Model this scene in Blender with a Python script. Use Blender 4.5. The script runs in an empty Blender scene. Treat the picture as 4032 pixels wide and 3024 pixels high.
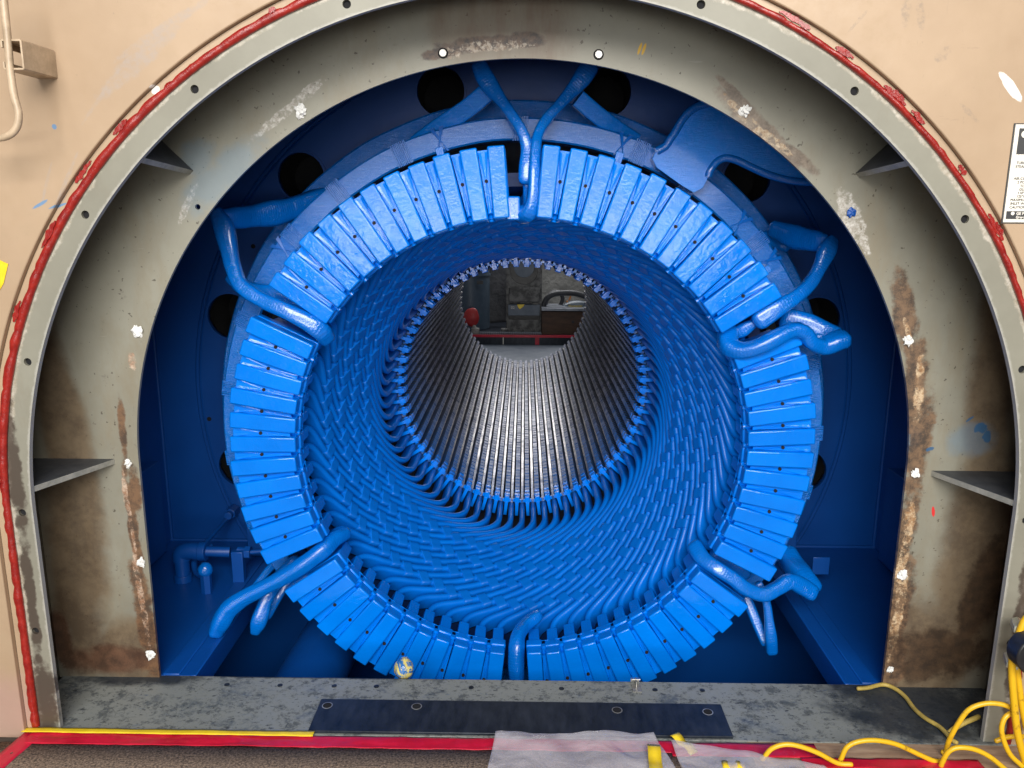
import bpy, bmesh, math, random
import numpy as np
from mathutils import Vector, Matrix, noise as mnoise
random.seed(7)
PI = math.pi
S = bpy.context.scene
C = S.collection

# ---------------------------------------------------------------- camera
PW, PH = 4032, 3024
K = PW/2212.0
CX, CY, CZ, PIT, YAW, ROLL, F = 0.0076, -3.7191, 0.8122, 0.2141, -0.0144, 0.0049, 1.0629*3000
cp, sp, cyw, syw = math.cos(PIT), math.sin(PIT), math.cos(YAW), math.sin(YAW)
FW = Vector((syw*cp, cyw*cp, -sp)); RT0 = Vector((cyw, -syw, 0)); UP0 = RT0.cross(FW)
RT = RT0*math.cos(ROLL)+UP0*math.sin(ROLL); UP = -RT0*math.sin(ROLL)+UP0*math.cos(ROLL)
O = Vector((CX, CY, CZ))
cam = bpy.data.objects.new('camera', bpy.data.cameras.new('camera')); C.objects.link(cam)
cam.data.sensor_width = 36; cam.data.lens = 36*F/PW; cam.data.clip_end = 200; cam.data.clip_start = .05
M = Matrix.Identity(4)
for r in range(3):
    M[r][0], M[r][1], M[r][2], M[r][3] = RT[r], UP[r], -FW[r], O[r]
cam.matrix_world = M
S.camera = cam
def ray(x, y): return FW+RT*((x*K-PW/2)/F)+UP*((PH/2-y*K)/F)
def at(x, y, Y):                       # point at survey position (x, y) lying at depth Y
    d = ray(x, y); return O+d*((Y-O.y)/d.y)
def atz(x, y, Z):
    d = ray(x, y); return O+d*((Z-O.z)/d.z)

# ---------------------------------------------------------------- light
W = bpy.data.worlds.new('World'); S.world = W; W.use_nodes = True
nt = W.node_tree; bg = nt.nodes['Background']
tc = nt.nodes.new('ShaderNodeTexCoord'); sx = nt.nodes.new('ShaderNodeSeparateXYZ'); cr = nt.nodes.new('ShaderNodeValToRGB')
mr = nt.nodes.new('ShaderNodeMapRange'); mr.inputs['From Min'].default_value = -1; mr.inputs['From Max'].default_value = 1
nt.links.new(tc.outputs['Generated'], sx.inputs[0]); nt.links.new(sx.outputs['Z'], mr.inputs['Value']); nt.links.new(mr.outputs[0], cr.inputs[0])
e = cr.color_ramp.elements
e[0].position = .38; e[0].color = (.05, .05, .055, 1)
e[1].position = .50; e[1].color = (.30, .31, .35, 1)
x = e.new(.55); x.color = (.75, .79, .90, 1)
x = e.new(.75); x.color = (.60, .62, .66, 1)
nt.links.new(cr.outputs[0], bg.inputs['Color']); bg.inputs['Strength'].default_value = .26
def area(name, loc, tgt, sx_, sy_, energy, col):
    l = bpy.data.lights.new(name, 'AREA'); l.shape = 'RECTANGLE'; l.size = sx_; l.size_y = sy_; l.energy = energy; l.color = col
    o = bpy.data.objects.new(name, l); C.objects.link(o); o.location = loc
    o.rotation_euler = (Vector(tgt)-Vector(loc)).to_track_quat('-Z', 'Y').to_euler(); return o
area('daylight_above', (0.2, -7.2, 3.35), (0, -.6, .0), 5.0, 2.4, 640, (1, .965, .91))
area('daylight_doorway', (-.1, -9.0, .36), (0, 0, .36), 4.8, .9, 165, (1, .99, .95))
area('daylight_upper_doorway', (-.1, -9.0, 1.55), (0, 0, 1.5), 5.6, 1.4, 68, (.95, .97, 1))
area('far_opening', (.05, 6.15, 1.15), (0, 0, -.2), 1.9, 1.15, 46, (1, .99, 1))
area('far_daylight', (.6, 4.2, 2.4), (0, 5.4, -.3), 1.4, .8, 14, (.95, .97, 1))
S.view_settings.view_transform = 'Standard'; S.view_settings.look = 'None'
S.view_settings.exposure = 0.0; S.view_settings.gamma = 1

# ---------------------------------------------------------------- node materials
class NT:
    def __init__(s, name):
        s.m = bpy.data.materials.new(name); s.m.use_nodes = True; s.t = s.m.node_tree
        s.b = s.t.nodes['Principled BSDF']; s.co = None
    def n(s, typ, **kw):
        a = s.t.nodes.new(typ)
        for k, v in kw.items(): setattr(a, k, v)
        return a
    def l(s, a, b): s.t.links.new(a, b)
    def coord(s):
        if s.co is None: s.co = s.n('ShaderNodeTexCoord').outputs['Object']
        return s.co
    def mapped(s, scale=(1, 1, 1), src=None, rot=(0, 0, 0), loc=(0, 0, 0)):
        mp = s.n('ShaderNodeMapping'); s.l(src or s.coord(), mp.inputs[0]); mp.inputs['Scale'].default_value = scale
        mp.inputs['Rotation'].default_value = rot; mp.inputs['Location'].default_value = loc
        return mp.outputs[0]
    def noise(s, scale, detail=4, rough=.6, vec=None, dist=0):
        a = s.n('ShaderNodeTexNoise'); a.inputs['Scale'].default_value = scale; a.inputs['Detail'].default_value = detail
        a.inputs['Roughness'].default_value = rough; a.inputs['Distortion'].default_value = dist
        s.l(vec or s.coord(), a.inputs['Vector']); return a.outputs['Fac']
    def ramp(s, fac, stops):
        a = s.n('ShaderNodeValToRGB'); s.l(fac, a.inputs[0]); el = a.color_ramp.elements
        while len(el) < len(stops): el.new(.5)
        for q, (p_, c_) in zip(el, stops):
            q.position = p_; q.color = (c_, c_, c_, 1) if isinstance(c_, (int, float)) else tuple(c_)+(1,)
        return a.outputs[0]
    def mix(s, fac, a, b, mode='MIX'):
        m = s.n('ShaderNodeMix', data_type='RGBA', blend_type=mode)
        for i, v in ((0, fac), (6, a), (7, b)):
            if isinstance(v, (int, float)): m.inputs[i].default_value = v if i == 0 else (v, v, v, 1)
            elif isinstance(v, (tuple, list)): m.inputs[i].default_value = tuple(v)+(1,)
            else: s.l(v, m.inputs[i])
        return m.outputs[2]
    def math(s, op, a, b=0, c=0):
        m = s.n('ShaderNodeMath', operation=op)
        for i, v in enumerate((a, b, c)):
            if isinstance(v, (int, float)): m.inputs[i].default_value = v
            else: s.l(v, m.inputs[i])
        return m.outputs[0]
    def bump(s, h, strength=.3, dist=.01, prev=None):
        b = s.n('ShaderNodeBump'); b.inputs['Strength'].default_value = strength; b.inputs['Distance'].default_value = dist
        s.l(h, b.inputs['Height'])
        if prev: s.l(prev, b.inputs['Normal'])
        return b.outputs[0]
    def out(s, color=None, rough=.5, metal=0, normal=None, coat=0, spec=None):
        for k, v in (('Base Color', color), ('Roughness', rough), ('Metallic', metal)):
            if v is None: continue
            if isinstance(v, (int, float)): s.b.inputs[k].default_value = v
            elif isinstance(v, (tuple, list)): s.b.inputs[k].default_value = tuple(v)+(1,)
            else: s.l(v, s.b.inputs[k])
        if normal: s.l(normal, s.b.inputs['Normal'])
        if coat: s.b.inputs['Coat Weight'].default_value = coat; s.b.inputs['Coat Roughness'].default_value = .12
        if spec is not None: s.b.inputs['Specular IOR Level'].default_value = spec
        return s.m
    def vary(s, a, b, scale=25, lo=.4, hi=.6):
        return s.mix(s.ramp(s.noise(scale, 6, .8), [(lo, 0), (hi, 1)]), a, b)
    def patches(s, lst, nscale=6, namp=.25, soft=.35, vec=None, plane='xz'):
        """irregular stains: list of (u, v, ru, rv, angle_deg); returns max mask"""
        src = vec or s.coord()
        a = s.n('ShaderNodeTexNoise'); a.inputs['Scale'].default_value = nscale; a.inputs['Detail'].default_value = 6; a.inputs['Roughness'].default_value = .68
        s.l(src, a.inputs['Vector'])
        nz = s.math('MULTIPLY', s.math('SUBTRACT', a.outputs['Fac'], .5), namp*8)
        sep = s.n('ShaderNodeSeparateXYZ'); s.l(src, sep.inputs[0])
        U = sep.outputs['X']; V = sep.outputs['Z' if plane == 'xz' else 'Y']
        best = None
        for (u, v, ru, rv, an) in lst:
            ca, sa = math.cos(math.radians(an)), math.sin(math.radians(an))
            du = s.math('SUBTRACT', U, u); dv = s.math('SUBTRACT', V, v)
            a1 = s.math('MULTIPLY_ADD', du, ca/ru, s.math('MULTIPLY', dv, sa/ru))
            b1 = s.math('MULTIPLY_ADD', du, -sa/rv, s.math('MULTIPLY', dv, ca/rv))
            d2 = s.math('ADD', s.math('MULTIPLY', a1, a1), s.math('MULTIPLY', b1, b1))
            best = d2 if best is None else s.math('MINIMUM', best, d2)
        f = s.math('ADD', best, nz)
        mr = s.n('ShaderNodeMapRange', interpolation_type='SMOOTHSTEP'); s.l(f, mr.inputs['Value'])
        mr.inputs['From Min'].default_value = 1+soft; mr.inputs['From Max'].default_value = 1-soft
        return mr.outputs[0]

def rand_coord(t, amt=20):
    oi = t.n('ShaderNodeObjectInfo'); vm = t.n('ShaderNodeVectorMath', operation='MULTIPLY_ADD')
    cmb = t.n('ShaderNodeCombineXYZ')
    for i in range(3): t.l(oi.outputs['Random'], cmb.inputs[i])
    t.l(cmb.outputs[0], vm.inputs[0]); vm.inputs[1].default_value = (amt, amt*.7, amt*.4); t.l(t.coord(), vm.inputs[2])
    return vm.outputs[0]

BLUE = (.002, .155, .66)
BLUE2 = (.002, .11, .50)
MT = {}
def m_blue(name, kind):
    t = NT(name); v = rand_coord(t)
    n1 = t.noise(5, 3, vec=v)
    if kind == 'cap':            # brushed resin: orange peel and runs, very glossy
        col = t.mix(t.ramp(n1, [(.35, 0), (.65, 1)]), (.0003, .165, .70), (.0003, .195, .80))
        h = t.noise(60, 3, .6, v); h2 = t.noise(22, 2, .5, t.mapped((1, 1, 1), v), 1.0)
        h3 = t.noise(130, 2, .5, t.mapped((1, 1, .5), v)); nn = t.bump(h2, .09, .010, t.bump(h, .15, .005, t.bump(h3, .20, .002)))
        rg = t.ramp(t.noise(14, 6, .75, v, 1.2), [(.40, .20), (.56, .08)])
        return t.out(col, rg, 0, nn, 0, .42)
    if kind == 'wrap':           # taped bars: bands across the length come from the UV map
        uv = t.n('ShaderNodeTexCoord').outputs['UV']
        wv = t.n('ShaderNodeTexWave', wave_type='BANDS', bands_direction='X'); t.l(uv, wv.inputs['Vector'])
        wv.inputs['Scale'].default_value = 30; wv.inputs['Distortion'].default_value = 1.6; wv.inputs['Detail'].default_value = 2
        h2 = t.noise(35, 3, .6, v)
        nn = t.bump(h2, .12, .004, t.bump(wv.outputs['Fac'], .14, .0015))
        return t.out(t.mix(t.ramp(n1, [(.35, 0), (.65, 1)]), (.0003, .122, .53), (.0003, .155, .64)), .30, 0, nn, 0, .4)
    if kind == 'thread':         # cord lashing
        uv = t.n('ShaderNodeTexCoord').outputs['UV']
        wv = t.n('ShaderNodeTexWave', wave_type='BANDS', bands_direction='X'); t.l(uv, wv.inputs['Vector'])
        wv.inputs['Scale'].default_value = 95; wv.inputs['Distortion'].default_value = 2.2; wv.inputs['Detail Scale'].default_value = .6
        nn = t.bump(wv.outputs['Fac'], .35, .0014)
        return t.out(t.mix(n1, (.0003, .118, .51), (.0003, .160, .64)), .36, 0, nn, 0, .4)
    if kind in ('ring', 'bracket'):           # scratchy glass-tape laminate
        st = t.mapped((6, 6, 42), v, (0, .5, 0)); h = t.noise(3.2, 6, .75, st, 1.5)
        h2 = t.noise(70, 4, .7, v); h3 = t.noise(9, 2, .5, v, .6)
        col = t.mix(t.ramp(h, [(.55, 0), (.72, 1)]), (.001, .15, .60), (.01, .24, .76)) if kind == 'ring' else t.mix(t.ramp(h, [(.55, 0), (.72, 1)]), (.0006, .22, .85), (.02, .32, .92))
        nn = t.bump(h3, .25, .012, t.bump(h, .55, .007, t.bump(h2, .3, .003)))
        rg = t.ramp(t.noise(11, 6, .8, v, 1.8), [(.42, .34), (.55, .10)])
        return t.out(col, rg, 0, nn, .7)
    if kind == 'lead':
        uv = t.n('ShaderNodeTexCoord').outputs['UV']
        wv = t.n('ShaderNodeTexWave', wave_type='BANDS', bands_direction='X'); t.l(uv, wv.inputs['Vector'])
        wv.inputs['Scale'].default_value = 34; wv.inputs['Distortion'].default_value = 4.5; wv.inputs['Detail'].default_value = 3; wv.inputs['Detail Scale'].default_value = 1.5
        h2 = t.noise(30, 4, .65, v, .8)
        nn = t.bump(h2, .40, .010, t.bump(wv.outputs['Fac'], .30, .0025))
        return t.out(t.mix(n1, (.0003, .120, .52), (.0003, .165, .66)), t.ramp(t.noise(16, 6, .8, v, 1), [(.42, .22), (.56, .08)]), 0, nn, .9)
    if kind == 'deep':           # inside of the casing, plain enamel
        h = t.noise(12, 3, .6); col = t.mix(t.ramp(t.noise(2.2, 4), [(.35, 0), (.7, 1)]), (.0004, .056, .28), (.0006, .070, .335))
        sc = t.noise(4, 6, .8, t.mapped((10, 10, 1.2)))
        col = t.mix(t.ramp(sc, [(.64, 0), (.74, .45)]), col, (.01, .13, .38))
        return t.out(col, .42, 0, t.bump(h, .12, .01), 0)
for k_ in ('cap', 'wrap', 'thread', 'ring', 'bracket', 'lead', 'deep'): MT[k_] = m_blue('blue_'+k_, k_)

def m_core():
    t = NT('laminated_steel'); g = t.coord()
    # each packet its own grey, blue overspray near the winding end
    sep = t.n('ShaderNodeSeparateXYZ'); t.l(g, sep.inputs[0])
    v = rand_coord(t, 30)
    nb = t.noise(9, 4, .7, t.mapped((1.5, 3.2, 1.5), v)); stripe = t.noise(160, 2, .5, t.mapped((.05, 1, .05), v))
    base = t.mix(t.ramp(nb, [(.34, 0), (.50, .5), (.66, 1)]), (.018, .045, .14), (.42, .44, .56))
    base = t.mix(t.ramp(stripe, [(.42, .65), (.56, 0)]), base, (.012, .028, .08))
    ov = t.math('ADD', sep.outputs['Y'], t.math('MULTIPLY', t.noise(8, 4, .7, v), .9))
    f = t.n('ShaderNodeMapRange'); t.l(ov, f.inputs['Value']); f.inputs['From Min'].default_value = 1.5; f.inputs['From Max'].default_value = .55
    col = t.mix(f.outputs[0], base, (.003, .10, .36))
    met = t.math('MULTIPLY', t.math('SUBTRACT', 1, f.outputs[0]), .25)
    return t.out(col, t.ramp(nb, [(.3, .5), (.7, .3)]), met, t.bump(stripe, .35, .002))
MT['core'] = m_core()
def m_wedge():
    t = NT('slot_wedge'); v = rand_coord(t, 30); g = t.coord(); sep = t.n('ShaderNodeSeparateXYZ'); t.l(g, sep.inputs[0])
    nb = t.noise(6, 5, .7, t.mapped((1, 1.6, 1), v))
    base = t.mix(t.ramp(nb, [(.34, 0), (.52, 1)]), (.22, .23, .30), (.80, .77, .78))
    ov = t.math('ADD', sep.outputs['Y'], t.math('MULTIPLY', t.noise(10, 4, .7, v), .7))
    f = t.n('ShaderNodeMapRange'); t.l(ov, f.inputs['Value']); f.inputs['From Min'].default_value = .85; f.inputs['From Max'].default_value = .35
    col = t.mix(f.outputs[0], base, (.004, .09, .33))
    return t.out(col, t.ramp(nb, [(.35, .36), (.65, .2)]), .2, t.bump(t.noise(60, 3, .6, v), .1, .003))
MT['wedge'] = m_wedge()
def m_beige():
    t = NT('beige_paint')
    a = t.noise(1.6, 5, .65); b = t.noise(14, 5, .75); c = t.noise(45, 3, .8, t.mapped((1, 1, .45)))
    col = t.mix(t.ramp(a, [(.35, 0), (.65, 1)]), (.365, .256, .163), (.440, .316, .208))
    col = t.mix(t.ramp(b, [(.56, 0), (.70, .40)]), col, (.37, .27, .17))
    col = t.mix(t.ramp(c, [(.69, 0), (.75, .5)]), col, (.26, .19, .13))
    sA = t.noise(6, 5, .75, t.mapped((1, 1, 9), rot=(0, .7, 0))); col = t.mix(t.ramp(sA, [(.66, 0), (.72, .45)]), col, (.27, .19, .13))
    sB = t.noise(5, 5, .75, t.mapped((12, 1, 1), rot=(0, .35, 0))); col = t.mix(t.ramp(sB, [(.67, 0), (.72, .4)]), col, (.30, .22, .15))
    # scuffs: grey smear upper left, small marks, blue dabs
    def D(x, y): q = at(x, y, -1.62); return q.x, q.z
    sm = t.patches([D(300, 135)+(.13, .022, 38), D(355, 65)+(.13, .012, 30), D(235, 190)+(.10, .006, 50), D(145, 395)+(.08, .005, 62), D(105, 395)+(.06, .004, 70)], 30, .35, .5)
    col = t.mix(t.math('MULTIPLY', sm, t.ramp(t.noise(40, 5, .8), [(.40, .15), (.58, .6)])), col, (.34, .29, .26))
    sm2 = t.patches([D(1955, 28)+(.012, .03, 0), D(1985, 35)+(.010, .035, 10), D(2035, 118)+(.02, .014, 40), D(2090, 245)+(.03, .006, -40), D(1850, 48)+(.03, .004, 50)], 40, .4, .5)
    col = t.mix(t.math('MULTIPLY', sm2, t.ramp(t.noise(50, 5, .8), [(.45, .05), (.58, .6)])), col, (.26, .20, .15))
    wp = t.patches([D(2180, 190)+(.045, .011, -48), D(333, 193)+(.012, .009, 40)], 40, .2, .2)
    col = t.mix(wp, col, (.78, .74, .70))
    bl = t.patches([D(91, 441)+(.022, .004, 28), D(121, 275)+(.006, .006, 0), D(124, 445)+(.02, .003, 20)], 60, .25, .3)
    col = t.mix(t.math('MULTIPLY', bl, .8), col, (.07, .22, .42))
    pk = t.patches([(-1.52, -.62, .13, .10, 0)], 5, .35, .9)
    col = t.mix(t.math('MULTIPLY', pk, .45), col, (.42, .25, .24))
    return t.out(col, t.ramp(b, [(.4, .42), (.7, .62)]), 0, t.bump(t.noise(30, 4, .6), .08, .006))
MT['beige'] = m_beige()

def m_grey(kind):
    t = NT('grey_paint_'+kind)
    a = t.noise(2.6, 5, .65); b = t.noise(20, 5, .8); c = t.noise(5, 6, .75, t.mapped((1, 1, .35)))
    col = t.mix(t.ramp(a, [(.3, 0), (.7, 1)]), (.190, .181, .142), (.256, .247, .198))
    def D(x, y, Y=-1.3266): q = at(x, y, Y); return q.x, q.z
    if kind == 'plate':
        col = t.mix(t.ramp(c, [(.50, 0), (.68, .6)]), col, (.21, .175, .115))
        col = t.mix(t.ramp(b, [(.62, 0), (.72, .6)]), col, (.13, .11, .09))
        col = t.mix(t.ramp(t.noise(75, 2, .5), [(.70, 0), (.735, .75)]), col, (.05, .038, .025))
        scr = t.noise(7, 4, .7, t.mapped((1, 1, 14), rot=(0, .5, 0)))
        col = t.mix(t.ramp(scr, [(.70, 0), (.74, .45)]), col, (.34, .33, .29))
        scr2 = t.noise(9, 4, .7, t.mapped((16, 1, 1), rot=(0, .15, 0)))
        col = t.mix(t.ramp(scr2, [(.70, 0), (.75, .5)]), col, (.09, .075, .055))
        # brown oily wash in the lower side pockets and at the crown
        br = t.patches([(-1.42, -.35, .10, .36, 0), (-1.40, .10, .07, .4, 8), (-1.22, -.62, .22, .14, 0), (1.27, -.60, .25, .22, 10), (1.44, -.30, .13, .42, 0), (1.42, .35, .08, .35, 0)], 3, .30, .55)
        col = t.mix(t.math('MULTIPLY', br, .80), col, t.vary((.075, .042, .020), (.15, .10, .055), 7))
        tp = t.patches([D(1130, 40)+(.16, .16, 0), D(1010, 60)+(.10, .10, 0)], 4, .35, .7)
        col = t.mix(t.math('MULTIPLY', tp, t.ramp(t.noise(9, 5, .7, t.mapped((1, 1, .25))), [(.35, .2), (.65, .8)])), col, (.12, .065, .03))
        dk = t.patches([D(1060, 92)+(.13, .018, 4), D(985, 108)+(.10, .015, 10), D(1135, 85)+(.05, .02, 0)], 22, .45, .5)
        col = t.mix(dk, col, t.vary((.03, .018, .014), (.12, .07, .04), 40))
        cr_ = t.patches([D(1060, 100)+(.11, .014, 3), D(975, 117)+(.03, .012, 0)], 50, .55, .3)
        col = t.mix(t.math('MULTIPLY', cr_, t.ramp(t.noise(55, 4, .7), [(.46, 0), (.54, .9)])), col, t.vary((.20, .13, .08), (.50, .44, .36), 70))
        # scraped gasket residue round the opening
        rs = t.patches([D(1650, 290)+(.16, .030, -42), D(1715, 335)+(.09, .018, -35), D(1590, 205)+(.07, .012, -42)], 14, .5, .45)
        col = t.mix(t.math('MULTIPLY', rs, .8), col, t.vary((.08, .05, .035), (.20, .15, .11), 30))
        r2 = t.patches([D(1625, 270)+(.11, .013, -42), D(1680, 310)+(.06, .010, -38)], 60, .5, .3)
        col = t.mix(t.math('MULTIPLY', r2, t.ramp(t.noise(50, 4, .7), [(.44, .05), (.54, .95)])), col, t.vary((.24, .15, .08), (.50, .42, .30), 60))
        wh = t.patches([D(620, 240)+(.13, .012, 36), D(660, 200)+(.06, .010, 40), D(405, 440)+(.06, .010, 62), D(1840, 470)+(.08, .028, -60), D(1865, 520)+(.045, .012, -65)], 45, .5, .35)
        col = t.mix(t.math('MULTIPLY', wh, t.ramp(t.noise(60, 4, .7), [(.40, .1), (.55, .9)])), col, t.vary((.30, .27, .23), (.58, .56, .52), 80))
        bl = t.patches([D(430, 340)+(.05, .05, 0), D(480, 380)+(.14, .05, 40), D(1960, 950)+(.05, .04, 0), D(2100, 950)+(.07, .05, 0)], 12, .4, .8)
        col = t.mix(t.math('MULTIPLY', bl, .35), col, (.10, .22, .34))
        # rust strips beside the opening, lower sides
        ru = t.patches([D(1955, 680)+(.034, .13, 14), D(1975, 850)+(.038, .16, 2), D(1985, 960)+(.036, .20, -2), D(1950, 1150)+(.036, .15, -8), D(1940, 1300)+(.042, .18, -6), D(1928, 1430)+(.05, .09, 0)], 16, .5, .45)
        col = t.mix(t.math('MULTIPLY', ru, .92), col, t.vary((.045, .028, .02), (.19, .11, .06), 28))
        r3 = t.patches([D(1985, 850)+(.014, .10, 3), D(1965, 1120)+(.018, .05, 0), D(1950, 1210)+(.014, .12, -6), D(1940, 1330)+(.014, .13, -5), D(1962, 720)+(.008, .05, 20)], 30, .55, .35)
        col = t.mix(t.math('MULTIPLY', r3, t.ramp(t.noise(26, 6, .8), [(.44, .05), (.53, .95)])), col, t.vary((.30, .16, .07), (.60, .46, .30), 50))
        lr = t.patches([D(290, 1150)+(.016, .22, 3), D(312, 1330)+(.030, .20, 4), D(265, 930)+(.012, .10, 0), D(290, 1060)+(.02, .07, 0), D(330, 1430)+(.05, .06, 0)], 18, .5, .45)
        col = t.mix(t.math('MULTIPLY', lr, .88), col, t.vary((.05, .025, .015), (.17, .085, .04), 26))
        l2 = t.patches([D(305, 1290)+(.010, .16, 4), D(283, 1130)+(.006, .12, 3), D(270, 1060)+(.008, .06, 0), D(285, 780)+(.012, .03, 0)], 40, .5, .35)
        col = t.mix(t.math('MULTIPLY', l2, t.ramp(t.noise(26, 6, .8), [(.44, .05), (.54, .9)])), col, t.vary((.26, .13, .07), (.55, .42, .32), 50))
        dd = t.patches([D(2030, 1410)+(.17, .09, 0), D(2110, 1310)+(.055, .22, -8), D(1985, 1440)+(.07, .06, 0)], 9, .45, .5)
        col = t.mix(t.math('MULTIPLY', dd, .85), col, t.vary((.028, .016, .010), (.075, .042, .022), 18))
        dl = t.patches([D(235, 1425)+(.14, .055, 0), D(130, 1380)+(.035, .12, 6)], 9, .45, .5)
        col = t.mix(t.math('MULTIPLY', dl, .85), col, t.vary((.05, .022, .012), (.12, .055, .03), 18))
        yl = t.patches([D(1382, 105)+(.004, .016, -18), D(1391, 106)+(.004, .016, -18)], 30, .15, .3)
        col = t.mix(yl, col, (.62, .36, .02))
        bs = t.patches([D(2120, 925)+(.02, .016, 20), D(2132, 945)+(.012, .02, 0), D(2010, 970)+(.012, .006, 20), D(2095, 905)+(.014, .004, 40)], 40, .55, .3)
        col = t.mix(t.math('MULTIPLY', bs, .85), col, (.02, .09, .20))
        rd = t.patches([D(2016, 1105)+(.005, .017, 10)], 30, .1, .2)
        col = t.mix(rd, col, (.6, .03, .03))
    if kind == 'flange':
        sep = t.n('ShaderNodeSeparateXYZ'); t.l(t.coord(), sep.inputs[0])
        # scraped, chalky band along the outer edge (old sealant), radius based
        z = t.math('MAXIMUM', t.math('ADD', sep.outputs['Z'], .029), 0)
        r = t.math('SQRT', t.math('ADD', t.math('MULTIPLY', sep.outputs['X'], sep.outputs['X']), t.math('MULTIPLY', z, z)))
        rn = t.math('ADD', r, t.math('MULTIPLY', t.math('SUBTRACT', t.noise(9, 6, .8), .5), .055))
        m1 = t.ramp(rn, [(0, 0), (.9, 0)]); mm = t.n('ShaderNodeMapRange'); t.l(rn, mm.inputs['Value']); mm.inputs['From Min'].default_value = 1.412; mm.inputs['From Max'].default_value = 1.418
        col = t.mix(t.math('MULTIPLY', mm.outputs[0], t.ramp(t.noise(22, 5, .8), [(.38, .35), (.55, .9)])), col, t.vary((.30, .26, .19), (.52, .48, .41), 40))
        ed = t.n('ShaderNodeMapRange'); re = t.math('ADD', r, t.math('MULTIPLY', t.math('SUBTRACT', t.noise(30, 4, .8), .5), .018))
        t.l(re, ed.inputs['Value']); ed.inputs['From Min'].default_value = 1.370; ed.inputs['From Max'].default_value = 1.365
        col = t.mix(t.math('MULTIPLY', ed.outputs[0], .6), col, (.42, .41, .37))
        col = t.mix(t.ramp(c, [(.58, 0), (.75, .55)]), col, (.20, .17, .12))
        low = t.patches([(-1.40, .12, .022, .30, 0), (-1.40, -.3, .015, .25, 0), (-1.40, -.62, .04, .14, 0), (1.42, -.35, .02, .35, 0)], 18, .55, .5)
        col = t.mix(t.math('MULTIPLY', low, .85), col, (.045, .028, .02))
    if kind == 'sill':
        col = t.mix(t.ramp(b, [(.53, 0), (.62, .75)]), (.25, .265, .25), (.06, .07, .075))
        col = t.mix(t.ramp(t.noise(6, 6, .8), [(.54, 0), (.64, .75)]), col, (.06, .08, .10))
        col = t.mix(t.ramp(t.noise(60, 3, .8), [(.62, 0), (.68, .8)]), col, (.03, .035, .045))
        col = t.mix(t.ramp(t.noise(13, 5, .8, t.mapped((1, 3, 1))), [(.62, 0), (.7, .6)]), col, (.02, .09, .22))
        col = t.mix(t.ramp(t.noise(34, 4, .75, t.mapped((1, 2.2, 1))), [(.60, 0), (.64, .85)]), col, (.02, .024, .03))
        dk = t.patches([(1.25, -1.40, .26, .22, 0), (-1.25, -1.33, .20, .05, 0), (-.75, -1.31, .5, .012, 0)], 8, .4, .6, plane='xy')
        col = t.mix(t.math('MULTIPLY', dk, .9), col, (.012, .018, .028))
        return t.out(col, t.ramp(b, [(.4, .35), (.6, .6)]), .1, t.bump(b, .15, .004))
    return t.out(col, .48, 0, t.bump(b, .10, .004))
for k_ in ('plate', 'flange', 'sill'): MT['grey_'+k_] = m_grey(k_)
def simple(name, c1, c2, rough=.5, metal=0, scale=12, bump=.15, coat=0, lo=.35, hi=.65, bd=.006, vec=(1, 1, 1)):
    t = NT(name); n = t.noise(scale, 5, .7, t.mapped(vec, rand_coord(t, 5)))
    MT[name] = t.out(t.mix(t.ramp(n, [(lo, 0), (hi, 1)]), c1, c2), rough, metal, t.bump(n, bump, bd), coat); return t
simple('red_sealant', (.20, .008, .007), (.34, .020, .013), .28, 0, 40, .5, .3)
simple('gusset_paint', (.028, .033, .042), (.06, .065, .075), .5, 0, 18)
simple('gusset_edge', (.20, .20, .175), (.32, .31, .27), .5, 0, 25)
simple('dark_steel', (.008, .012, .020), (.035, .043, .06), .42, .3, 10, .15, 0, .3, .7, .003, (3, 1, 1))
simple('black_hole', (.004, .004, .005), (.008, .008, .010), .9, 0)
simple('slot_gap_shade', (.004, .006, .012), (.008, .014, .03), .6, 0)  # near-black colour standing in for the shade inside the slot gaps
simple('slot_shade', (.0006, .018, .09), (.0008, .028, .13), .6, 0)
simple('black_rubber', (.010, .011, .013), (.022, .022, .025), .35, 0, 20)
simple('bolt_steel', (.30, .29, .27), (.48, .47, .44), .35, .6, 60)
simple('zinc', (.45, .47, .36), (.62, .60, .50), .35, .5, 30)
simple('carpet', (.040, .030, .026), (.44, .32, .23), .95, 0, 150, 1.0, 0, .36, .68, .004)
simple('deck_board', (.03, .025, .02), (.07, .06, .05), .7, 0, 10)
simple('plywood', (.26, .16, .10), (.42, .29, .19), .7, 0, 10, .2, 0, .35, .65, .003, (1, 8, 1))
simple('red_tape', (.42, .006, .022), (.60, .012, .045), .30, 0, 8, .5, .15)
simple('yellow_tape', (.72, .50, .015), (.85, .62, .03), .35, 0, 20, .3)
simple('yellow_cable', (.72, .42, .012), (.30, .16, .012), .38, 0, 32, .15, 0, .58, .70)
simple('old_cable', (.30, .22, .05), (.52, .38, .09), .5, 0, 22, .15)
simple('paper', (.68, .68, .66), (.85, .85, .83), .85, 0, 60, .8)
simple('beige_pipe', (.36, .27, .18), (.55, .42, .29), .4, 0, 20)
simple('drum_paint', (.045, .07, .10), (.065, .095, .13), .4)
simple('column_paint', (.045, .045, .045), (.16, .16, .155), .5, 0, 14, .2, 0, .42, .6)
simple('tarp', (.26, .26, .24), (.42, .41, .38), .5, 0, 5, .9, 0, .3, .7, .05)
simple('tarp_dark', (.07, .075, .085), (.14, .14, .15), .45, 0, 5, .9, 0, .3, .7, .05)
simple('wood_box', (.035, .018, .010), (.09, .045, .025), .6, 0, 6, .2, 0, .3, .7, .004, (1, 1, 5))
simple('red_cap', (.30, .012, .012), (.42, .03, .03), .45, 0, 10, .5)
simple('hose', (.025, .027, .032), (.05, .052, .06), .5, 0, 10)
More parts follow.
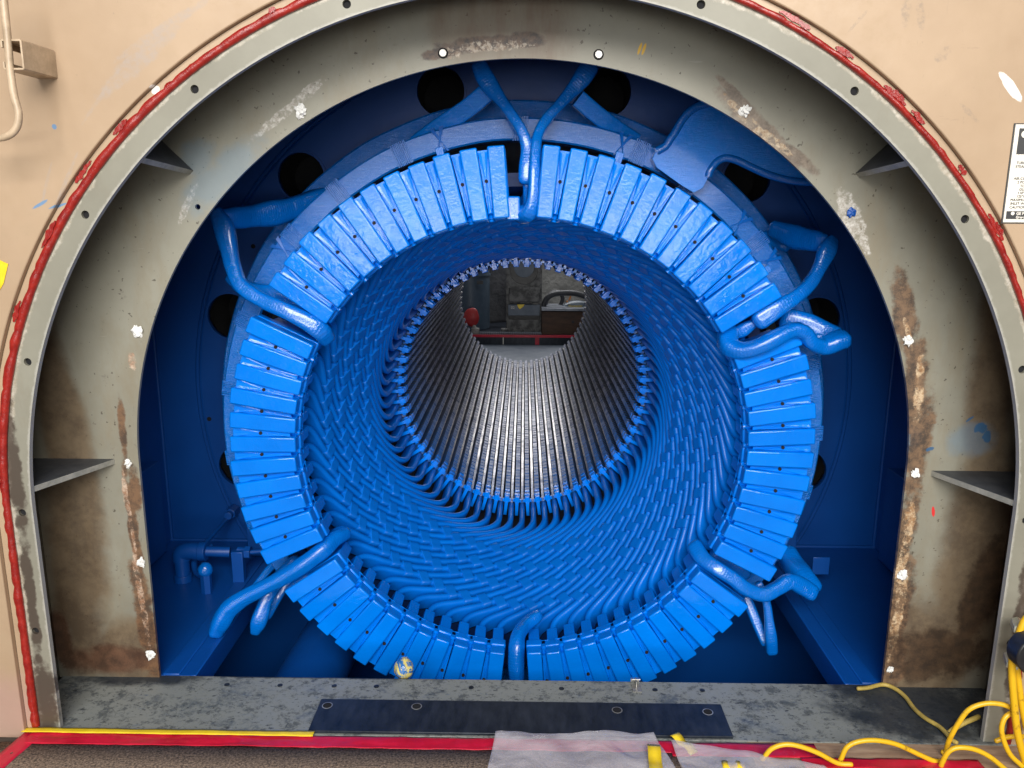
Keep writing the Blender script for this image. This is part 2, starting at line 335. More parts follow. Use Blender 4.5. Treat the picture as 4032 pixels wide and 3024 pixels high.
simple('far_grey', (.10, .13, .17), (.17, .20, .24), .5, 0, 8)
simple('galvanised', (.16, .18, .21), (.28, .30, .34), .4, .4, 20)
simple('label_white', (.74, .70, .62), (.80, .76, .68), .4, 0, 8, .05)
simple('label_ink', (.035, .035, .038), (.05, .05, .05), .5, 0, 8, .05)
simple('orange_plastic', (.6, .2, .03), (.75, .28, .05), .4)
def m_sheet():
    t = NT('plastic_sheet'); n = t.noise(8, 5, .7)
    t.out(t.mix(n, (.72, .70, .80), (.84, .82, .88)), .18, 0, t.bump(t.noise(9, 3, .5, None, 1.5), .35, .02))
    t.b.inputs['Transmission Weight'].default_value = .25; t.b.inputs['IOR'].default_value = 1.3; t.b.inputs['Alpha'].default_value = .36
    MT['plastic_sheet'] = t.m
m_sheet()
def m_foil():
    t = NT('wrapped_plug'); n = t.noise(16, 4, .7, None, 1.5)
    MT['wrapped_plug'] = t.out(t.mix(t.ramp(n, [(.45, 0), (.52, 1)]), (.02, .14, .42), (.62, .52, .16)), .25, 0, t.bump(t.noise(30, 4, .7), .7, .01), .4)
m_foil()

# ---------------------------------------------------------------- mesh helpers
def finish(name, bm, mats, parent=None, smooth=40, bevel=0, seg=2):
    me = bpy.data.meshes.new(name); bm.normal_update(); bm.to_mesh(me); bm.free()
    for m in (mats if isinstance(mats, (list, tuple)) else [mats]): me.materials.append(MT[m])
    if smooth: me.shade_smooth(); me.set_sharp_from_angle(angle=math.radians(smooth))
    o = bpy.data.objects.new(name, me); C.objects.link(o)
    if parent: o.parent = parent
    if bevel:
        b = o.modifiers.new('edge', 'BEVEL'); b.width = bevel; b.segments = seg; b.limit_method = 'ANGLE'; b.angle_limit = math.radians(35); b.harden_normals = False
    return o
def tag(o, label=None, cat=None, group=None, kind=None):
    for k, v in (('label', label), ('category', cat), ('group', group), ('kind', kind)):
        if v: o[k] = v
    return o
def empty(name, loc=(0, 0, 0)):
    o = bpy.data.objects.new(name, None); C.objects.link(o); o.location = loc; o.empty_display_size = .1; return o
def under(o, p):                      # parent keeping world coordinates
    o.parent = p; o.matrix_parent_inverse = Matrix.Translation(p.location).inverted() if not p.parent else Matrix.Identity(4); return o
def box(bm, c, s, rot=None, mi=0):
    r = bmesh.ops.create_cube(bm, size=1); vs = r['verts']
    m = Matrix.Translation(Vector(c)) @ ((rot.to_4x4()) if rot is not None else Matrix.Identity(4)) @ Matrix.Diagonal((s[0], s[1], s[2], 1))
    bmesh.ops.transform(bm, matrix=m, verts=vs)
    for f in {f for v in vs for f in v.link_faces}: f.material_index = mi
    return vs
def cyl(bm, a, b, r, n=20, r2=None, mi=0, cap=True):
    a = Vector(a); b = Vector(b); d = b-a
    res = bmesh.ops.create_cone(bm, cap_ends=cap, segments=n, radius1=r, radius2=r if r2 is None else r2, depth=d.length)
    q = d.to_track_quat('Z', 'Y').to_matrix().to_4x4()
    bmesh.ops.transform(bm, matrix=Matrix.Translation((a+b)/2) @ q, verts=res['verts'])
    for f in {f for v in res['verts'] for f in v.link_faces}: f.material_index = mi
    return res['verts']
def spline(pts, n=8):
    """Catmull-Rom through tuples of any length"""
    P = [np.array(p, float) for p in pts]; P = [2*P[0]-P[1]]+P+[2*P[-1]-P[-2]]; out = []
    for i in range(1, len(P)-2):
        for k in range(n):
            t = k/n; a, b, c, d = P[i-1:i+3]
            out.append(.5*((2*b)+(-a+c)*t+(2*a-5*b+4*c-d)*t*t+(-a+3*b-3*c+d)*t**3))
    out.append(P[-2]); return out
def sweep(bm, pts, prof, up=None, cap=True, mi=0, uvscale=1, jitter=0):
    """pts: list of (pos Vector, width, height, upvector or None); prof: unit profile [(a,b)], a along side, b along up"""
    rings = []; L = 0; uv = bm.loops.layers.uv.verify(); lens = []
    n = len(pts); prevup = up
    for i, (p, w, h, u) in enumerate(pts):
        t = (pts[min(i+1, n-1)][0]-pts[max(i-1, 0)][0]).normalized()
        uu = Vector(u) if u is not None else prevup
        if uu is None: uu = Vector((0, -1, 0)) if abs(t.y) < .9 else Vector((0, 0, 1))
        uu = (uu-t*uu.dot(t)).normalized(); prevup = uu; s = t.cross(uu).normalized()
        if i: L += (p-pts[i-1][0]).length
        lens.append(L); j = 1+jitter*(random.random()-.5)
        rings.append([bm.verts.new(p+s*a*w*j+uu*b*h*j) for a, b in prof])
    m = len(prof)
    for i in range(n-1):
        for k in range(m):
            f = bm.faces.new((rings[i][k], rings[i][(k+1) % m], rings[i+1][(k+1) % m], rings[i+1][k])); f.material_index = mi
            for lp, (ii, kk) in zip(f.loops, ((i, k), (i, k+1), (i+1, k+1), (i+1, k))): lp[uv].uv = (lens[ii]*uvscale, kk/m)
    if cap:
        f = bm.faces.new(rings[0]); f.material_index = mi
        f = bm.faces.new(rings[-1][::-1]); f.material_index = mi
CIRC = [(math.cos(a), math.sin(a)) for a in [2*PI*i/14 for i in range(14)]]
def rrect(r=.3, n=3):
    out = []
    for cx_, cy_, a0 in ((1, 1, 0), (-1, 1, 90), (-1, -1, 180), (1, -1, 270)):
        for k in range(n+1):
            a = math.radians(a0+90*k/n); out.append((cx_*(1-r)+r*math.cos(a), cy_*(1-r)+r*math.sin(a)))
    return out
def tube(name, pts, r, mat, parent=None, n=6, prof=CIRC, taper=True, lump=0):
    """pts: (Vector, rw[, rh]) control points"""
    cps = [tuple(p[0])+(p[1] if len(p) > 1 else r, (p[2] if len(p) > 2 else (p[1] if len(p) > 1 else r))) for p in pts]
    sp = spline(cps, n); L = []
    for q in sp:
        j = 1+lump*(mnoise.noise(Vector(q[:3])*14))
        L.append([Vector(q[:3]), q[3]*j, q[4]*j, None])
    if taper:                         # rounded ends
        for idx, d in ((0, 1), (-1, -1)):
            p0 = L[idx]; p1 = L[idx+d]; tdir = (p0[0]-p1[0]).normalized(); rr = min(p0[1], p0[2])
            ext = [[p0[0]+tdir*rr*.45, p0[1]*.88, p0[2]*.88, None], [p0[0]+tdir*rr*.75, p0[1]*.55, p0[2]*.55, None]]
            if idx == 0: L = ext[::-1]+L
            else: L = L+ext
    bm = bmesh.new(); sweep(bm, L, prof)
    bmesh.ops.recalc_face_normals(bm, faces=bm.faces)
    return finish(name, bm, mat, parent, 60)
def shape(name, outer, holes, y0, y1, mat, parent=None, bevel=0, smooth=30):
    """flat plate in the XZ plane with real holes, from depth y0 to y1"""
    cu = bpy.data.curves.new(name, 'CURVE'); cu.dimensions = '2D'; cu.fill_mode = 'BOTH'; cu.extrude = abs(y1-y0)/2
    for loop in [outer]+list(holes):
        s = cu.splines.new('POLY'); s.points.add(len(loop)-1); s.use_cyclic_u = True
        for i, (a, b) in enumerate(loop): s.points[i].co = (a, b, 0, 1)
    tmp = bpy.data.objects.new('tmp', cu); C.objects.link(tmp)
    bpy.context.view_layer.update()
    me = bpy.data.meshes.new_from_object(tmp); bpy.data.objects.remove(tmp); bpy.data.curves.remove(cu)
    me.transform(Matrix(((1, 0, 0, 0), (0, 0, -1, (y0+y1)/2), (0, 1, 0, 0), (0, 0, 0, 1))))
    me.name = name; me.materials.clear(); me.materials.append(MT[mat])
    bm = bmesh.new(); bm.from_mesh(me); bmesh.ops.remove_doubles(bm, verts=bm.verts, dist=1e-5); bmesh.ops.recalc_face_normals(bm, faces=bm.faces); bm.to_mesh(me); bm.free()
    if smooth: me.shade_smooth(); me.set_sharp_from_angle(angle=math.radians(smooth))
    o = bpy.data.objects.new(name, me); C.objects.link(o)
    if parent: o.parent = parent
    if bevel:
        b = o.modifiers.new('edge', 'BEVEL'); b.width = bevel; b.segments = 2; b.limit_method = 'ANGLE'; b.angle_limit = math.radians(50)
    return o
def ushape(ro, zo, ri, zi, zb, n=96, wob=0, seed=0):
    return arch(ro, zo, zb, n)+arch(ri, zi, zb, n, wob, seed)[::-1]
def circle(cx_, cz_, r, n=24, a0=0): return [(cx_+r*math.cos(a0+2*PI*i/n), cz_+r*math.sin(a0+2*PI*i/n)) for i in range(n)]
def arch(r, zc, zb, n=96, wob=0, seed=0):
    """D shape: half circle on top, straight legs down to zb (counter-clockwise)"""
    pts = [(r, zb)]
    if zb < zc-.01:
        k = 14
        pts += [(r+wob*mnoise.noise(Vector((seed, i*.9, 3))), zb+(zc-zb)*i/k) for i in range(1, k)]
    for i in range(n+1):
        a = PI*i/n; rr = r+wob*mnoise.noise(Vector((seed+math.cos(a)*6, math.sin(a)*6, 0))); pts.append((rr*math.cos(a), zc+rr*math.sin(a)))
    if zb < zc-.01: pts += [(-r-wob*mnoise.noise(Vector((seed+5, i*.9, 3))), zc-(zc-zb)*i/k) for i in range(1, k)]
    pts.append((-r, zb)); return pts
def lathe(bm, prof, n=144, mi=0, closed=True, a0=0, a1=2*PI):
    """profile of (r, y) turned about the bore axis (world Y)"""
    full = abs(a1-a0-2*PI) < 1e-6; cols = []
    for i in range(n if full else n+1):
        a = a0+(a1-a0)*i/n; cols.append([bm.verts.new((r*math.cos(a), y, r*math.sin(a))) for r, y in prof])
    m = len(prof); nn = len(cols)
    for i in range(nn if full else nn-1):
        A, B = cols[i], cols[(i+1) % nn]
        for k in range(m if closed else m-1):
            f = bm.faces.new((A[k], A[(k+1) % m], B[(k+1) % m], B[k])); f.material_index = mi
    bmesh.ops.recalc_face_normals(bm, faces=bm.faces)
def pol(r, a, y): return Vector((r*math.cos(a), y, r*math.sin(a)))

# ================================================================ HOUSING
ZF = -.7102; YF = -1.6007; YP = -1.3266
RF, ZCF = 1.3628, -.029; RO, ZCO = 1.1876, .031
H = empty('generator_housing'); tag(H, 'beige and grey steel generator end casing with a wide arched opening', 'casing')
# beige end wall
outer = [(-4.5, -1.2), (4.5, -1.2), (4.5, 4), (-4.5, 4)]
shape('outer_panel', outer, [arch(1.455, ZCF, -1.0, 128)], -1.628, -1.60, 'beige', H, .003)
# lip of older paint / sealant seat beside the bead, seen as a pale irregular strip
shape('sealant_seat', ushape(1.4535, ZCF, 1.436, ZCF, ZF, 128, .008, 4), [], -1.612, -1.6055, 'beige', H)
# flange with bolt holes
bang = [108.8-36-18*k for k in range(0, 0)]
BA = [0.3, 18, 36, 54, 72, 90, 108, 126, 144, 162, 180]
FR = 1.393
fh = [(FR*math.cos(math.radians(a)), ZCF+FR*math.sin(math.radians(a))) for a in BA]+[(1.40, -.392), (-1.40, -.392)]
shape('front_flange', ushape(1.452, ZCF, RF, ZCF, ZF, 128), [circle(a, b, .0105, 16) for a, b in fh], YF, YF+.016, 'grey_flange', H, .0025)
for a, b in fh:
    bm = bmesh.new(); cyl(bm, (a, YF+.0155, b), (a, YF+.010, b), .0103, 16, cap=True)
    o = finish('bolt_hole', bm, 'black_hole', H)
# bead of red sealant: wobbling sweep, thin in places
for nm in ('sealant_bead',):
    bm = bmesh.new(); L = []
    N = 420
    path = arch(1.433, ZCF, ZF, 300)
    pp = []
    for i in range(len(path)-1):
        a, b = Vector((path[i][0], 0, path[i][1])), Vector((path[i+1][0], 0, path[i+1][1]))
        k = max(1, int((b-a).length/.012))
        for j in range(k): pp.append(a.lerp(b, j/k))
    for i, p in enumerate(pp):
        nz = mnoise.noise(p*9); n2 = mnoise.noise(p*38); rad = Vector((p.x, 0, max(p.z, 0))).normalized()
        right = 1 if p.x > 0 else 0
        w = .0118*(1+.15*nz+.16*n2)*(1-.30*right); q = p+rad*(.002*nz+.001*n2); q.y = YF-.004
        L.append((q, w, .010*(1+.4*n2), Vector((0, -1, 0))))
    sweep(bm, L, CIRC); bmesh.ops.recalc_face_normals(bm, faces=bm.faces)
    finish(nm, bm, 'red_sealant', H, 60)
    # thin smears of the same sealant spread over the edge
    rnd = random.Random(3)
    for k in range(22):
        a = rnd.choice((rnd.uniform(.02, 1.35), rnd.uniform(.02, 1.35), rnd.uniform(1.9, 3.1))); l = rnd.uniform(.010, .045); rr = 1.444+rnd.uniform(-.002, .004)
        bm = bmesh.new(); ring = []
        for i in range(26):
            t_ = 2*PI*i/26; u = math.cos(t_)*l; v = math.sin(t_)*.0055*(.35+1.3*rnd.random())
            ang = a+u/rr; ring.append(bm.verts.new(((rr+v)*math.cos(ang), -1.6145, ZCF+(rr+v)*math.sin(ang))))
        bm.faces.new(ring); bmesh.ops.translate(bm, vec=(0, -.00013*k, 0), verts=bm.verts)
        r_ = bmesh.ops.extrude_face_region(bm, geom=list(bm.faces)); bmesh.ops.translate(bm, vec=(0, .003, 0), verts=[v for v in r_['geom'] if isinstance(v, bmesh.types.BMVert)])
        bmesh.ops.recalc_face_normals(bm, faces=bm.faces)
        finish('sealant_smear', bm, 'red_sealant', H)
# recess barrel between flange and inner plate
bm = bmesh.new(); A = arch(1.52, ZCF, ZF-.02, 96)
va = [(bm.verts.new((x, YF+.016, z)), bm.verts.new((x, YP+.02, z))) for x, z in A]
for i in range(len(va)-1): bm.faces.new((va[i][0], va[i+1][0], va[i+1][1], va[i][1]))
bmesh.ops.recalc_face_normals(bm, faces=bm.faces)
o = finish('recess_wall', bm, 'grey_plate', H); s_ = o.modifiers.new('thick', 'SOLIDIFY'); s_.thickness = .012; s_.offset = 1
# inner plate with arched opening
small = [at(427, 447, YP), at(957, 115, YP), at(1293, 118, YP)]
shape('inner_plate', arch(1.53, ZCF, ZF-.004, 128)+arch(RO, ZCO, ZF-.004, 128)[::-1], [circle(small[0].x, small[0].z, .008, 12)], YP, YP+.012, 'grey_plate', H, .0015)
for q in small[1:]:
    bm = bmesh.new(); cyl(bm, (q.x, YP-.006, q.z), (q.x, YP+.004, q.z), .0105, 20)
    cyl(bm, (q.x, YP-.001, q.z), (q.x, YP+.004, q.z), .0145, 20, mi=1)
    finish('stud', bm, ['bolt_steel', 'black_hole'], H, bevel=.001)
# gussets
def gusset(ang, rt=1.262, z0=None):
    bm = bmesh.new()
    P = [(rt, YP), (1.515, YP), (1.515, YF+.017), (RF+.0, YF+.017)]
    c, s = math.cos(ang), math.sin(ang); nrm = Vector((-s, 0, c))*.0085; off = Vector((0, 0, z0 if z0 is not None else ZCF))
    vs = []
    for sg in (-1, 1): vs.append([bm.verts.new(Vector((r*c, y, r*s))+nrm*sg+off) for r, y in P])
    bm.faces.new(vs[0]); bm.faces.new(vs[1][::-1])
    for i in range(4):
        f = bm.faces.new((vs[0][i], vs[0][(i+1) % 4], vs[1][(i+1) % 4], vs[1][i]))
        if i == 3: f.material_index = 1
    bmesh.ops.recalc_face_normals(bm, faces=bm.faces)
    return finish('gusset', bm, ['gusset_paint', 'gusset_edge'], H, bevel=.001)
gusset(0, 1.262, .022); gusset(PI, 1.262, .035); gusset(math.radians(44.5), 1.335); gusset(math.radians(135.5), 1.335)
# sill plate (floor of the opening) and the bolted wear plate on it
bm = bmesh.new(); box(bm, (0, (YF-.012+YP+.012)/2, ZF-.02), (3.02, (YP-YF)+.024, .04)); sill = finish('sill', bm, 'grey_sill', H, bevel=.002)
for x in (490, 605, 722, 813, 1018, 1213, 1415, 1517):
    q = atz(x, 1480+(x-800)*.012+3, ZF); bm = bmesh.new(); cyl(bm, (q.x, q.y, ZF-.003), (q.x, q.y, ZF+.0015), .0085, 14); cyl(bm, (q.x, q.y, ZF+.0012), (q.x, q.y, ZF+.0028), .0045, 6)
    finish('screw', bm, 'dark_steel', H)
wp = [atz(700, 1517, ZF), atz(650, 1580, ZF), atz(1590, 1592, ZF), atz(1548, 1522, ZF)]
bm = bmesh.new(); box(bm, ((wp[0].x+wp[3].x)/2, -1.526, ZF+.0045), (wp[3].x-wp[0].x+.02, .160, .009)); wpl = finish('wear_plate', bm, 'dark_steel', H, bevel=.002)
for x, y in ((707, 1524), (900, 1526), (1333, 1534), (1529, 1538)):
    q = atz(x, y, ZF+.009); bm = bmesh.new()
    cyl(bm, (q.x, q.y, ZF+.0091), (q.x, q.y, ZF+.0096), .0165, 24, mi=1); cyl(bm, (q.x, q.y, ZF+.0092), (q.x, q.y, ZF+.0101), .0135, 24)
    finish('bolt_hole', bm, ['black_hole', 'bolt_steel'], H)
# ---- inside: end plate of the stator frame, vent holes, seam bead, side walls, roof, shelves, pit
YE = -.2
vents = [15+30*k for k in range(12)]
vh = [(1.325*math.cos(math.radians(a)), 1.325*math.sin(math.radians(a))) for a in vents if not 195 < a < 345]
shape('end_plate', [(-1.66, -1.9), (1.66, -1.9), (1.66, 1.9), (-1.66, 1.9)], [circle(0, 0, 1.16, 96)]+[circle(a, b, .098, 40) for a, b in vh], YE, YE+.03, 'deep', H, 0, 0)
for a, b in vh:
    bm = bmesh.new(); prof = [(.098, YE-.010), (.108, YE-.010), (.108, YE+.25), (.098, YE+.25), (.098, YE+.008)]
    lathe(bm, prof, 40); bmesh.ops.translate(bm, vec=(a, 0, b), verts=bm.verts)
    for f in bm.faces:
        if f.calc_center_median().y > YE+.02 and (Vector((a, 0, b))-Vector((f.calc_center_median().x, 0, f.calc_center_median().z))).length < .104: f.material_index = 1  # inner collar wall coloured black to stand in for shade in the vent
    cyl(bm, (a, YE+.25, b), (a, YE+.26, b), .108, 40, mi=1)
    finish('vent_collar', bm, ['deep', 'black_hole'], H)
for x_, y_ in ((547, 532), (1690, 1010), (452, 905)):
    q = at(x_, y_, YE); bm = bmesh.new(); cyl(bm, (q.x, YE-.0015, q.z), (q.x, YE+.01, q.z), .010, 16); finish('tapped_hole', bm, 'black_hole', H)
for s in (-1, 1):
    bm = bmesh.new(); cyl(bm, (s*1.628, YE-.002, -.71), (s*1.628, YE-.002, 1.5), .009, 10); finish('corner_weld', bm, 'deep', H)
    bm = bmesh.new(); cyl(bm, (s*1.08, YE-.004, -.709), (s*1.63, YE-.004, -.709), .009, 10); finish('shelf_weld', bm, 'deep', H)
bm = bmesh.new(); lathe(bm, [(1.432, YE-.001), (1.437, YE-.007), (1.442, YE-.001)], 160, 0, False, math.radians(-35), math.radians(215))
lathe(bm, [(1.448, YE-.001), (1.453, YE-.006), (1.458, YE-.001)], 160, 0, False, math.radians(-35), math.radians(215)); finish('weld_seam', bm, 'deep', H)
bm = bmesh.new()
for s in (-1, 1): box(bm, (s*1.645, (YP+.013+YE)/2, .1), (.03, YE-YP-.014, 3.4))
box(bm, (0, (YP+.013+YE)/2, 1.62), (3.26, YE-YP-.014, .03)); finish('casing_shell', bm, 'deep', H, bevel=.002)
bm = bmesh.new(); box(bm, (0, (YP+.02+YE)/2, -1.75), (3.26, YE-YP-.03, .03)); box(bm, (0, YP+.005, -1.24), (3.26, .01, 1.0)); finish('pit_liner', bm, 'deep', H)
for s in (-1, 1):
    bm = bmesh.new()
    box(bm, (s*1.355, (YP+.013+YE-.002)/2, -.7215), (.55, YE-YP-.016, .02))
    box(bm, (s*1.082, (YP+.013+YE-.002)/2, -.755), (.02, YE-YP-.016, .09))
    box(bm, (s*1.155, (YP+.013+YE-.002)/2, -.7095), (.055, YE-YP-.018, .008))
    finish('side_shelf', bm, 'deep', H, bevel=.003)
bm = bmesh.new(); cyl(bm, (-.86, YP+.03, -1.05), (-.80, YE-.005, -1.02), .13, 40); finish('drain_pipe', bm, 'deep', H)
for s in (-1, 1):
    bm = bmesh.new(); box(bm, (s*1.60, -.62, -.48), (.05, .5, .42)); finish('side_stiffener', bm, 'deep', H, bevel=.004)
# supporting feet low behind the winding
bm = bmesh.new(); box(bm, (1.12, -.30, -.60), (.17, .19, .20)); finish('support_block', bm, 'deep', H, bevel=.004)
bm = bmesh.new(); box(bm, (-1.12, -.30, -.60), (.17, .19, .20)); finish('support_block', bm, 'deep', H, bevel=.004)
q = at(1773, 1222, -.62)
bm = bmesh.new(); box(bm, (q.x, -.62, q.z), (.068, .008, .075)); finish('tab_plate', bm, 'deep', H, bevel=.002)

# ================================================================ STATOR
ST = empty('generator_stator'); tag(ST, 'bright blue painted generator stator with woven end winding around a slotted steel bore', 'stator')
N = 72
gaps = [28, 90, 150, 209.4, 269.2, 328, 388]
ANG = []                                # slot positions; index%12==0 are the lead gaps
for g in range(6):
    for j in range(12): ANG.append(math.radians(gaps[g]+(gaps[g+1]-gaps[g])*j/12))
YFAR = 3.5656
# core face and back cone
bm = bmesh.new(); lathe(bm, [(.612, .05), (1.17, .05), (1.17, .11), (.612, .11)], 144); finish('core_face', bm, 'slot_gap_shade', ST)  # face coloured near-black, painting in the shade behind the bars
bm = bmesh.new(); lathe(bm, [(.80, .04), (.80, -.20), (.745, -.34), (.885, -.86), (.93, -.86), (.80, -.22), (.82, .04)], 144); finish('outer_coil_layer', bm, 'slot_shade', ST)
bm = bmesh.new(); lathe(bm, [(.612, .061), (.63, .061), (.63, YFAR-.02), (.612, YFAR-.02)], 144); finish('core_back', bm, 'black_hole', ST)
# one tooth of stacked packets, rotated round
def rotobj(src, ang, name=None):
    o = src.copy(); C.objects.link(o); o.rotation_euler = (0, -ang, 0); return o
# coil bars
def cone_r(Y): return .635+.33*(-Y-.4)
RATE = math.radians(126)
SY, SPH = -.375, math.radians(-16.0)
def coil_path():
    P = []                              # (r, phi, Y)
    P += [(.592, 0, .03), (.592, 0, -.03), (.593, 0, -.10), (.594, 0, -.17), (.598, math.radians(-.5), -.215), (.606, math.radians(-2.6), -.262), (.614, math.radians(-6.4), -.303), (.621, math.radians(-11.2), -.340)]
    Y = SY; ph = SPH
    while Y > -.805:
        P.append((cone_r(Y), ph, Y)); Y -= .055; ph -= .055*RATE
    last = P[-1]
    P.append((last[0]+.017, last[1]-math.radians(4.6), last[2]-.033)); P.append((last[0]+.034, last[1]-math.radians(6.6), last[2]-.065)); P.append((last[0]+.056, last[1]-math.radians(7.0), last[2]-.12))
    return P
tooth_me = []
for v_ in range(3):
    bm = bmesh.new(); y = .035; rnd = random.Random(v_)
    while y < YFAR-.06:
        l = .040+rnd.uniform(-.004, .004); dr = rnd.uniform(-.0012, .0012)
        box(bm, (.583+dr, y+l/2, 0), (.066, l, .0222)); y += l+.011
    box(bm, (.590, YFAR/2, 0), (.05, YFAR-.08, .0195))
    box(bm, (.583, YFAR-.028, 0), (.066, .05, .0222))
    bm.normal_update()
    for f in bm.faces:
        if abs(f.normal.z) > .7: f.material_index = 1  # tooth flanks darkened: gap shade put into the colour
    me = finish('tooth', bm, ['core', 'slot_gap_shade'], ST, 0); tooth_me.append(me)
wedge_me = []
for v_ in range(3):
    bm = bmesh.new(); rnd = random.Random(v_+9); y = .01
    while y < YFAR-.05:
        l = min(.30, YFAR-.04-y); box(bm, (.582+rnd.uniform(-.0008, .0008), y+l/2-.0015, 0), (.016, l-.003, .0118)); y += l
    box(bm, (.577, YFAR-.024, 0), (.022, .03, .0145)); bm.normal_update()
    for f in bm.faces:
        if abs(f.normal.z) > .7: f.material_index = 1  # wedge flanks darkened the same way, as painted gap shade
    me = finish('slot_wedge', bm, ['wedge', 'slot_gap_shade'], ST, 0); wedge_me.append(me)
def spread(protos, name_angles, jit=0):
    """first angles use the prototypes themselves, the rest are copies"""
    used = set(); out = []
    for i, a in enumerate(name_angles):
        p = protos[i % len(protos)]
        if id(p) not in used: used.add(id(p)); o = p; o.rotation_euler = (0, -a, 0)
        else: o = rotobj(p, a); o.parent = p.parent
        if jit:
            k = random.uniform(-1, 1)*jit; o.location = (k*math.cos(a), random.uniform(-1, 1)*jit*1.6, k*math.sin(a)); o.rotation_euler[1] += random.uniform(-1, 1)*jit*.9
        out.append(o)
    return out
CP = coil_path(); PHEND = CP[-1][1]
A0 = sum(a-2*PI*i/72 for i, a in enumerate(ANG))/72-PHEND
U72 = [A0+2*PI*i/72 for i in range(72)]
half = PI/72
spread(tooth_me, [a+half for a in U72]); spread(wedge_me, U72)
# tooth support fingers on the core face (between the bars) and little end blocks round the bore
fing = []
for v_ in range(2):
    bm = bmesh.new(); box(bm, (.612, -.012, 0), (.066, .020, .0155)); fing.append(finish('core_finger', bm, 'cap', ST, bevel=.001))
spread(fing, [a+half for a in U72])
eb = []
for v_ in range(3):
    bm = bmesh.new(); rnd = random.Random(40+v_)
    box(bm, (.567, -.004, .0), (.030, .030, .0225)); box(bm, (.572, .07, 0), (.014, .15, .018))
    for k in range(3): box(bm, (.556+rnd.uniform(-.001, .002), .022+k*.045, rnd.uniform(-.0006, .0006)), (.014, .022, .026-.002*k))
    for s in (-1, 1): box(bm, (.572+rnd.uniform(-.002, .002), -.004+rnd.uniform(-.003, .003), s*.0155), (.016, .012, .008))
    eb.append(finish('tooth_end_block', bm, 'cap', ST, bevel=.0015))
spread(eb, [a+half for a in U72])
sp_ = spline(CP, 4)
def coilpt(q, dphi=0): return pol(q[0], q[1]+dphi, q[2])
wh_ = .0121/.034
PROF = [(math.cos(a), 1-wh_*(1-math.sin(a))) for a in [PI*i/8 for i in range(9)]]+[(-1, -1), (1, -1)]
def normal_at(q):
    a = q[1]; cone = q[2] < -.30
    v = Vector((-math.cos(a), 0, -math.sin(a)))
    if cone: v = (v+Vector((0, -.33, 0))).normalized()
    else: v = (v+Vector((0, -.33*max(0, min(1, (-q[2]-.15)/.15)), 0))).normalized()
    return v
coils = []
for v_ in range(3):
    bm = bmesh.new(); L = []
    for q in sp_:
        n_ = normal_at(q); top = coilpt(q); h = .034-.010*max(0, min(1, (q[2]+.33)/.12))
        j = .0008*mnoise.noise(Vector((q[1]*5, v_*7, 0)))
        L.append((top-n_*h+n_*j, .0121*(1+.03*mnoise.noise(Vector((q[1]*9, v_, 2)))), h, n_))
    sweep(bm, L, PROF); bmesh.ops.recalc_face_normals(bm, faces=bm.faces); coils.append(finish('coil_bar', bm, 'wrap', ST, 50))
bars = spread(coils, U72)
# lashings: cord wraps bridging bar i and its neighbour, four rows
def lash_mesh(seed, Yr):
    rnd = random.Random(seed); bm = bmesh.new(); uv = bm.loops.layers.uv.verify(); dstep = 2*PI/72
    Yc = Yr+rnd.uniform(-.006, .006)
    phc = SPH-(SY-Yc)*RATE
    def P(Y, ph): return pol(cone_r(Y), ph, Y)
    c0 = P(Yc, phc); T = (P(Yc-.01, phc-.01*RATE)-P(Yc+.01, phc+.01*RATE)).normalized()
    nq = normal_at((cone_r(Yc), phc, Yc)); B = nq.cross(T).normalized()
    c1 = P(Yc, phc+dstep); d = (c1-c0).dot(B)
    cc = c0+B*d*.5-nq*.0012
    lw = .0205*(1+rnd.uniform(-.08, .08)); bw = abs(d)/2+.0148; sk = rnd.uniform(-.10, .10)
    cols = [(-1.0, -.026), (-1.0, -.006), (-.95, .0010), (-.80, .0040), (-.5, .0048), (-.15, .0040), (.15, .0040), (.5, .0048), (.80, .0040), (.95, .0010), (1.0, -.006), (1.0, -.026)]
    rows = [-1, -.92, -.3, .3, .92, 1]; G = []
    for a_ in rows:
        e_ = 0 if abs(a_) < .95 else -.0035
        G.append([bm.verts.new(cc+T*(a_*lw*(1+.04*rnd.uniform(-1, 1))+sk*b_*bw)+B*b_*bw+nq*(h_+e_)) for b_, h_ in cols])
    for i in range(len(rows)-1):
        for k in range(len(cols)-1):
            f = bm.faces.new((G[i][k], G[i][k+1], G[i+1][k+1], G[i+1][k]))
            for lp, (ii, kk) in zip(f.loops, ((i, k), (i, k+1), (i+1, k+1), (i+1, k))): lp[uv].uv = (rows[ii]*lw+seed, cols[kk][0]*bw)
    for r_ in (0, -1):
        low = [bm.verts.new(v.co-nq*.02) for v in G[r_]]
        for k in range(len(cols)-1): bm.faces.new((G[r_][k], G[r_][k+1], low[k+1], low[k]))
    bmesh.ops.recalc_face_normals(bm, faces=bm.faces)
    return finish('lashing', bm, 'thread', None, 50)
for ri, Yr in enumerate((-.418, -.51, -.605, -.705)):
    lprot = [lash_mesh(s+10*ri, Yr) for s in range(4)]
    for i, b in enumerate(bars):
        pz = lprot[(i*3+ri) % 4] if i >= 4 else lprot[i]
        if i < 4: o = pz
        else: o = pz.copy(); C.objects.link(o)
        o.parent = b
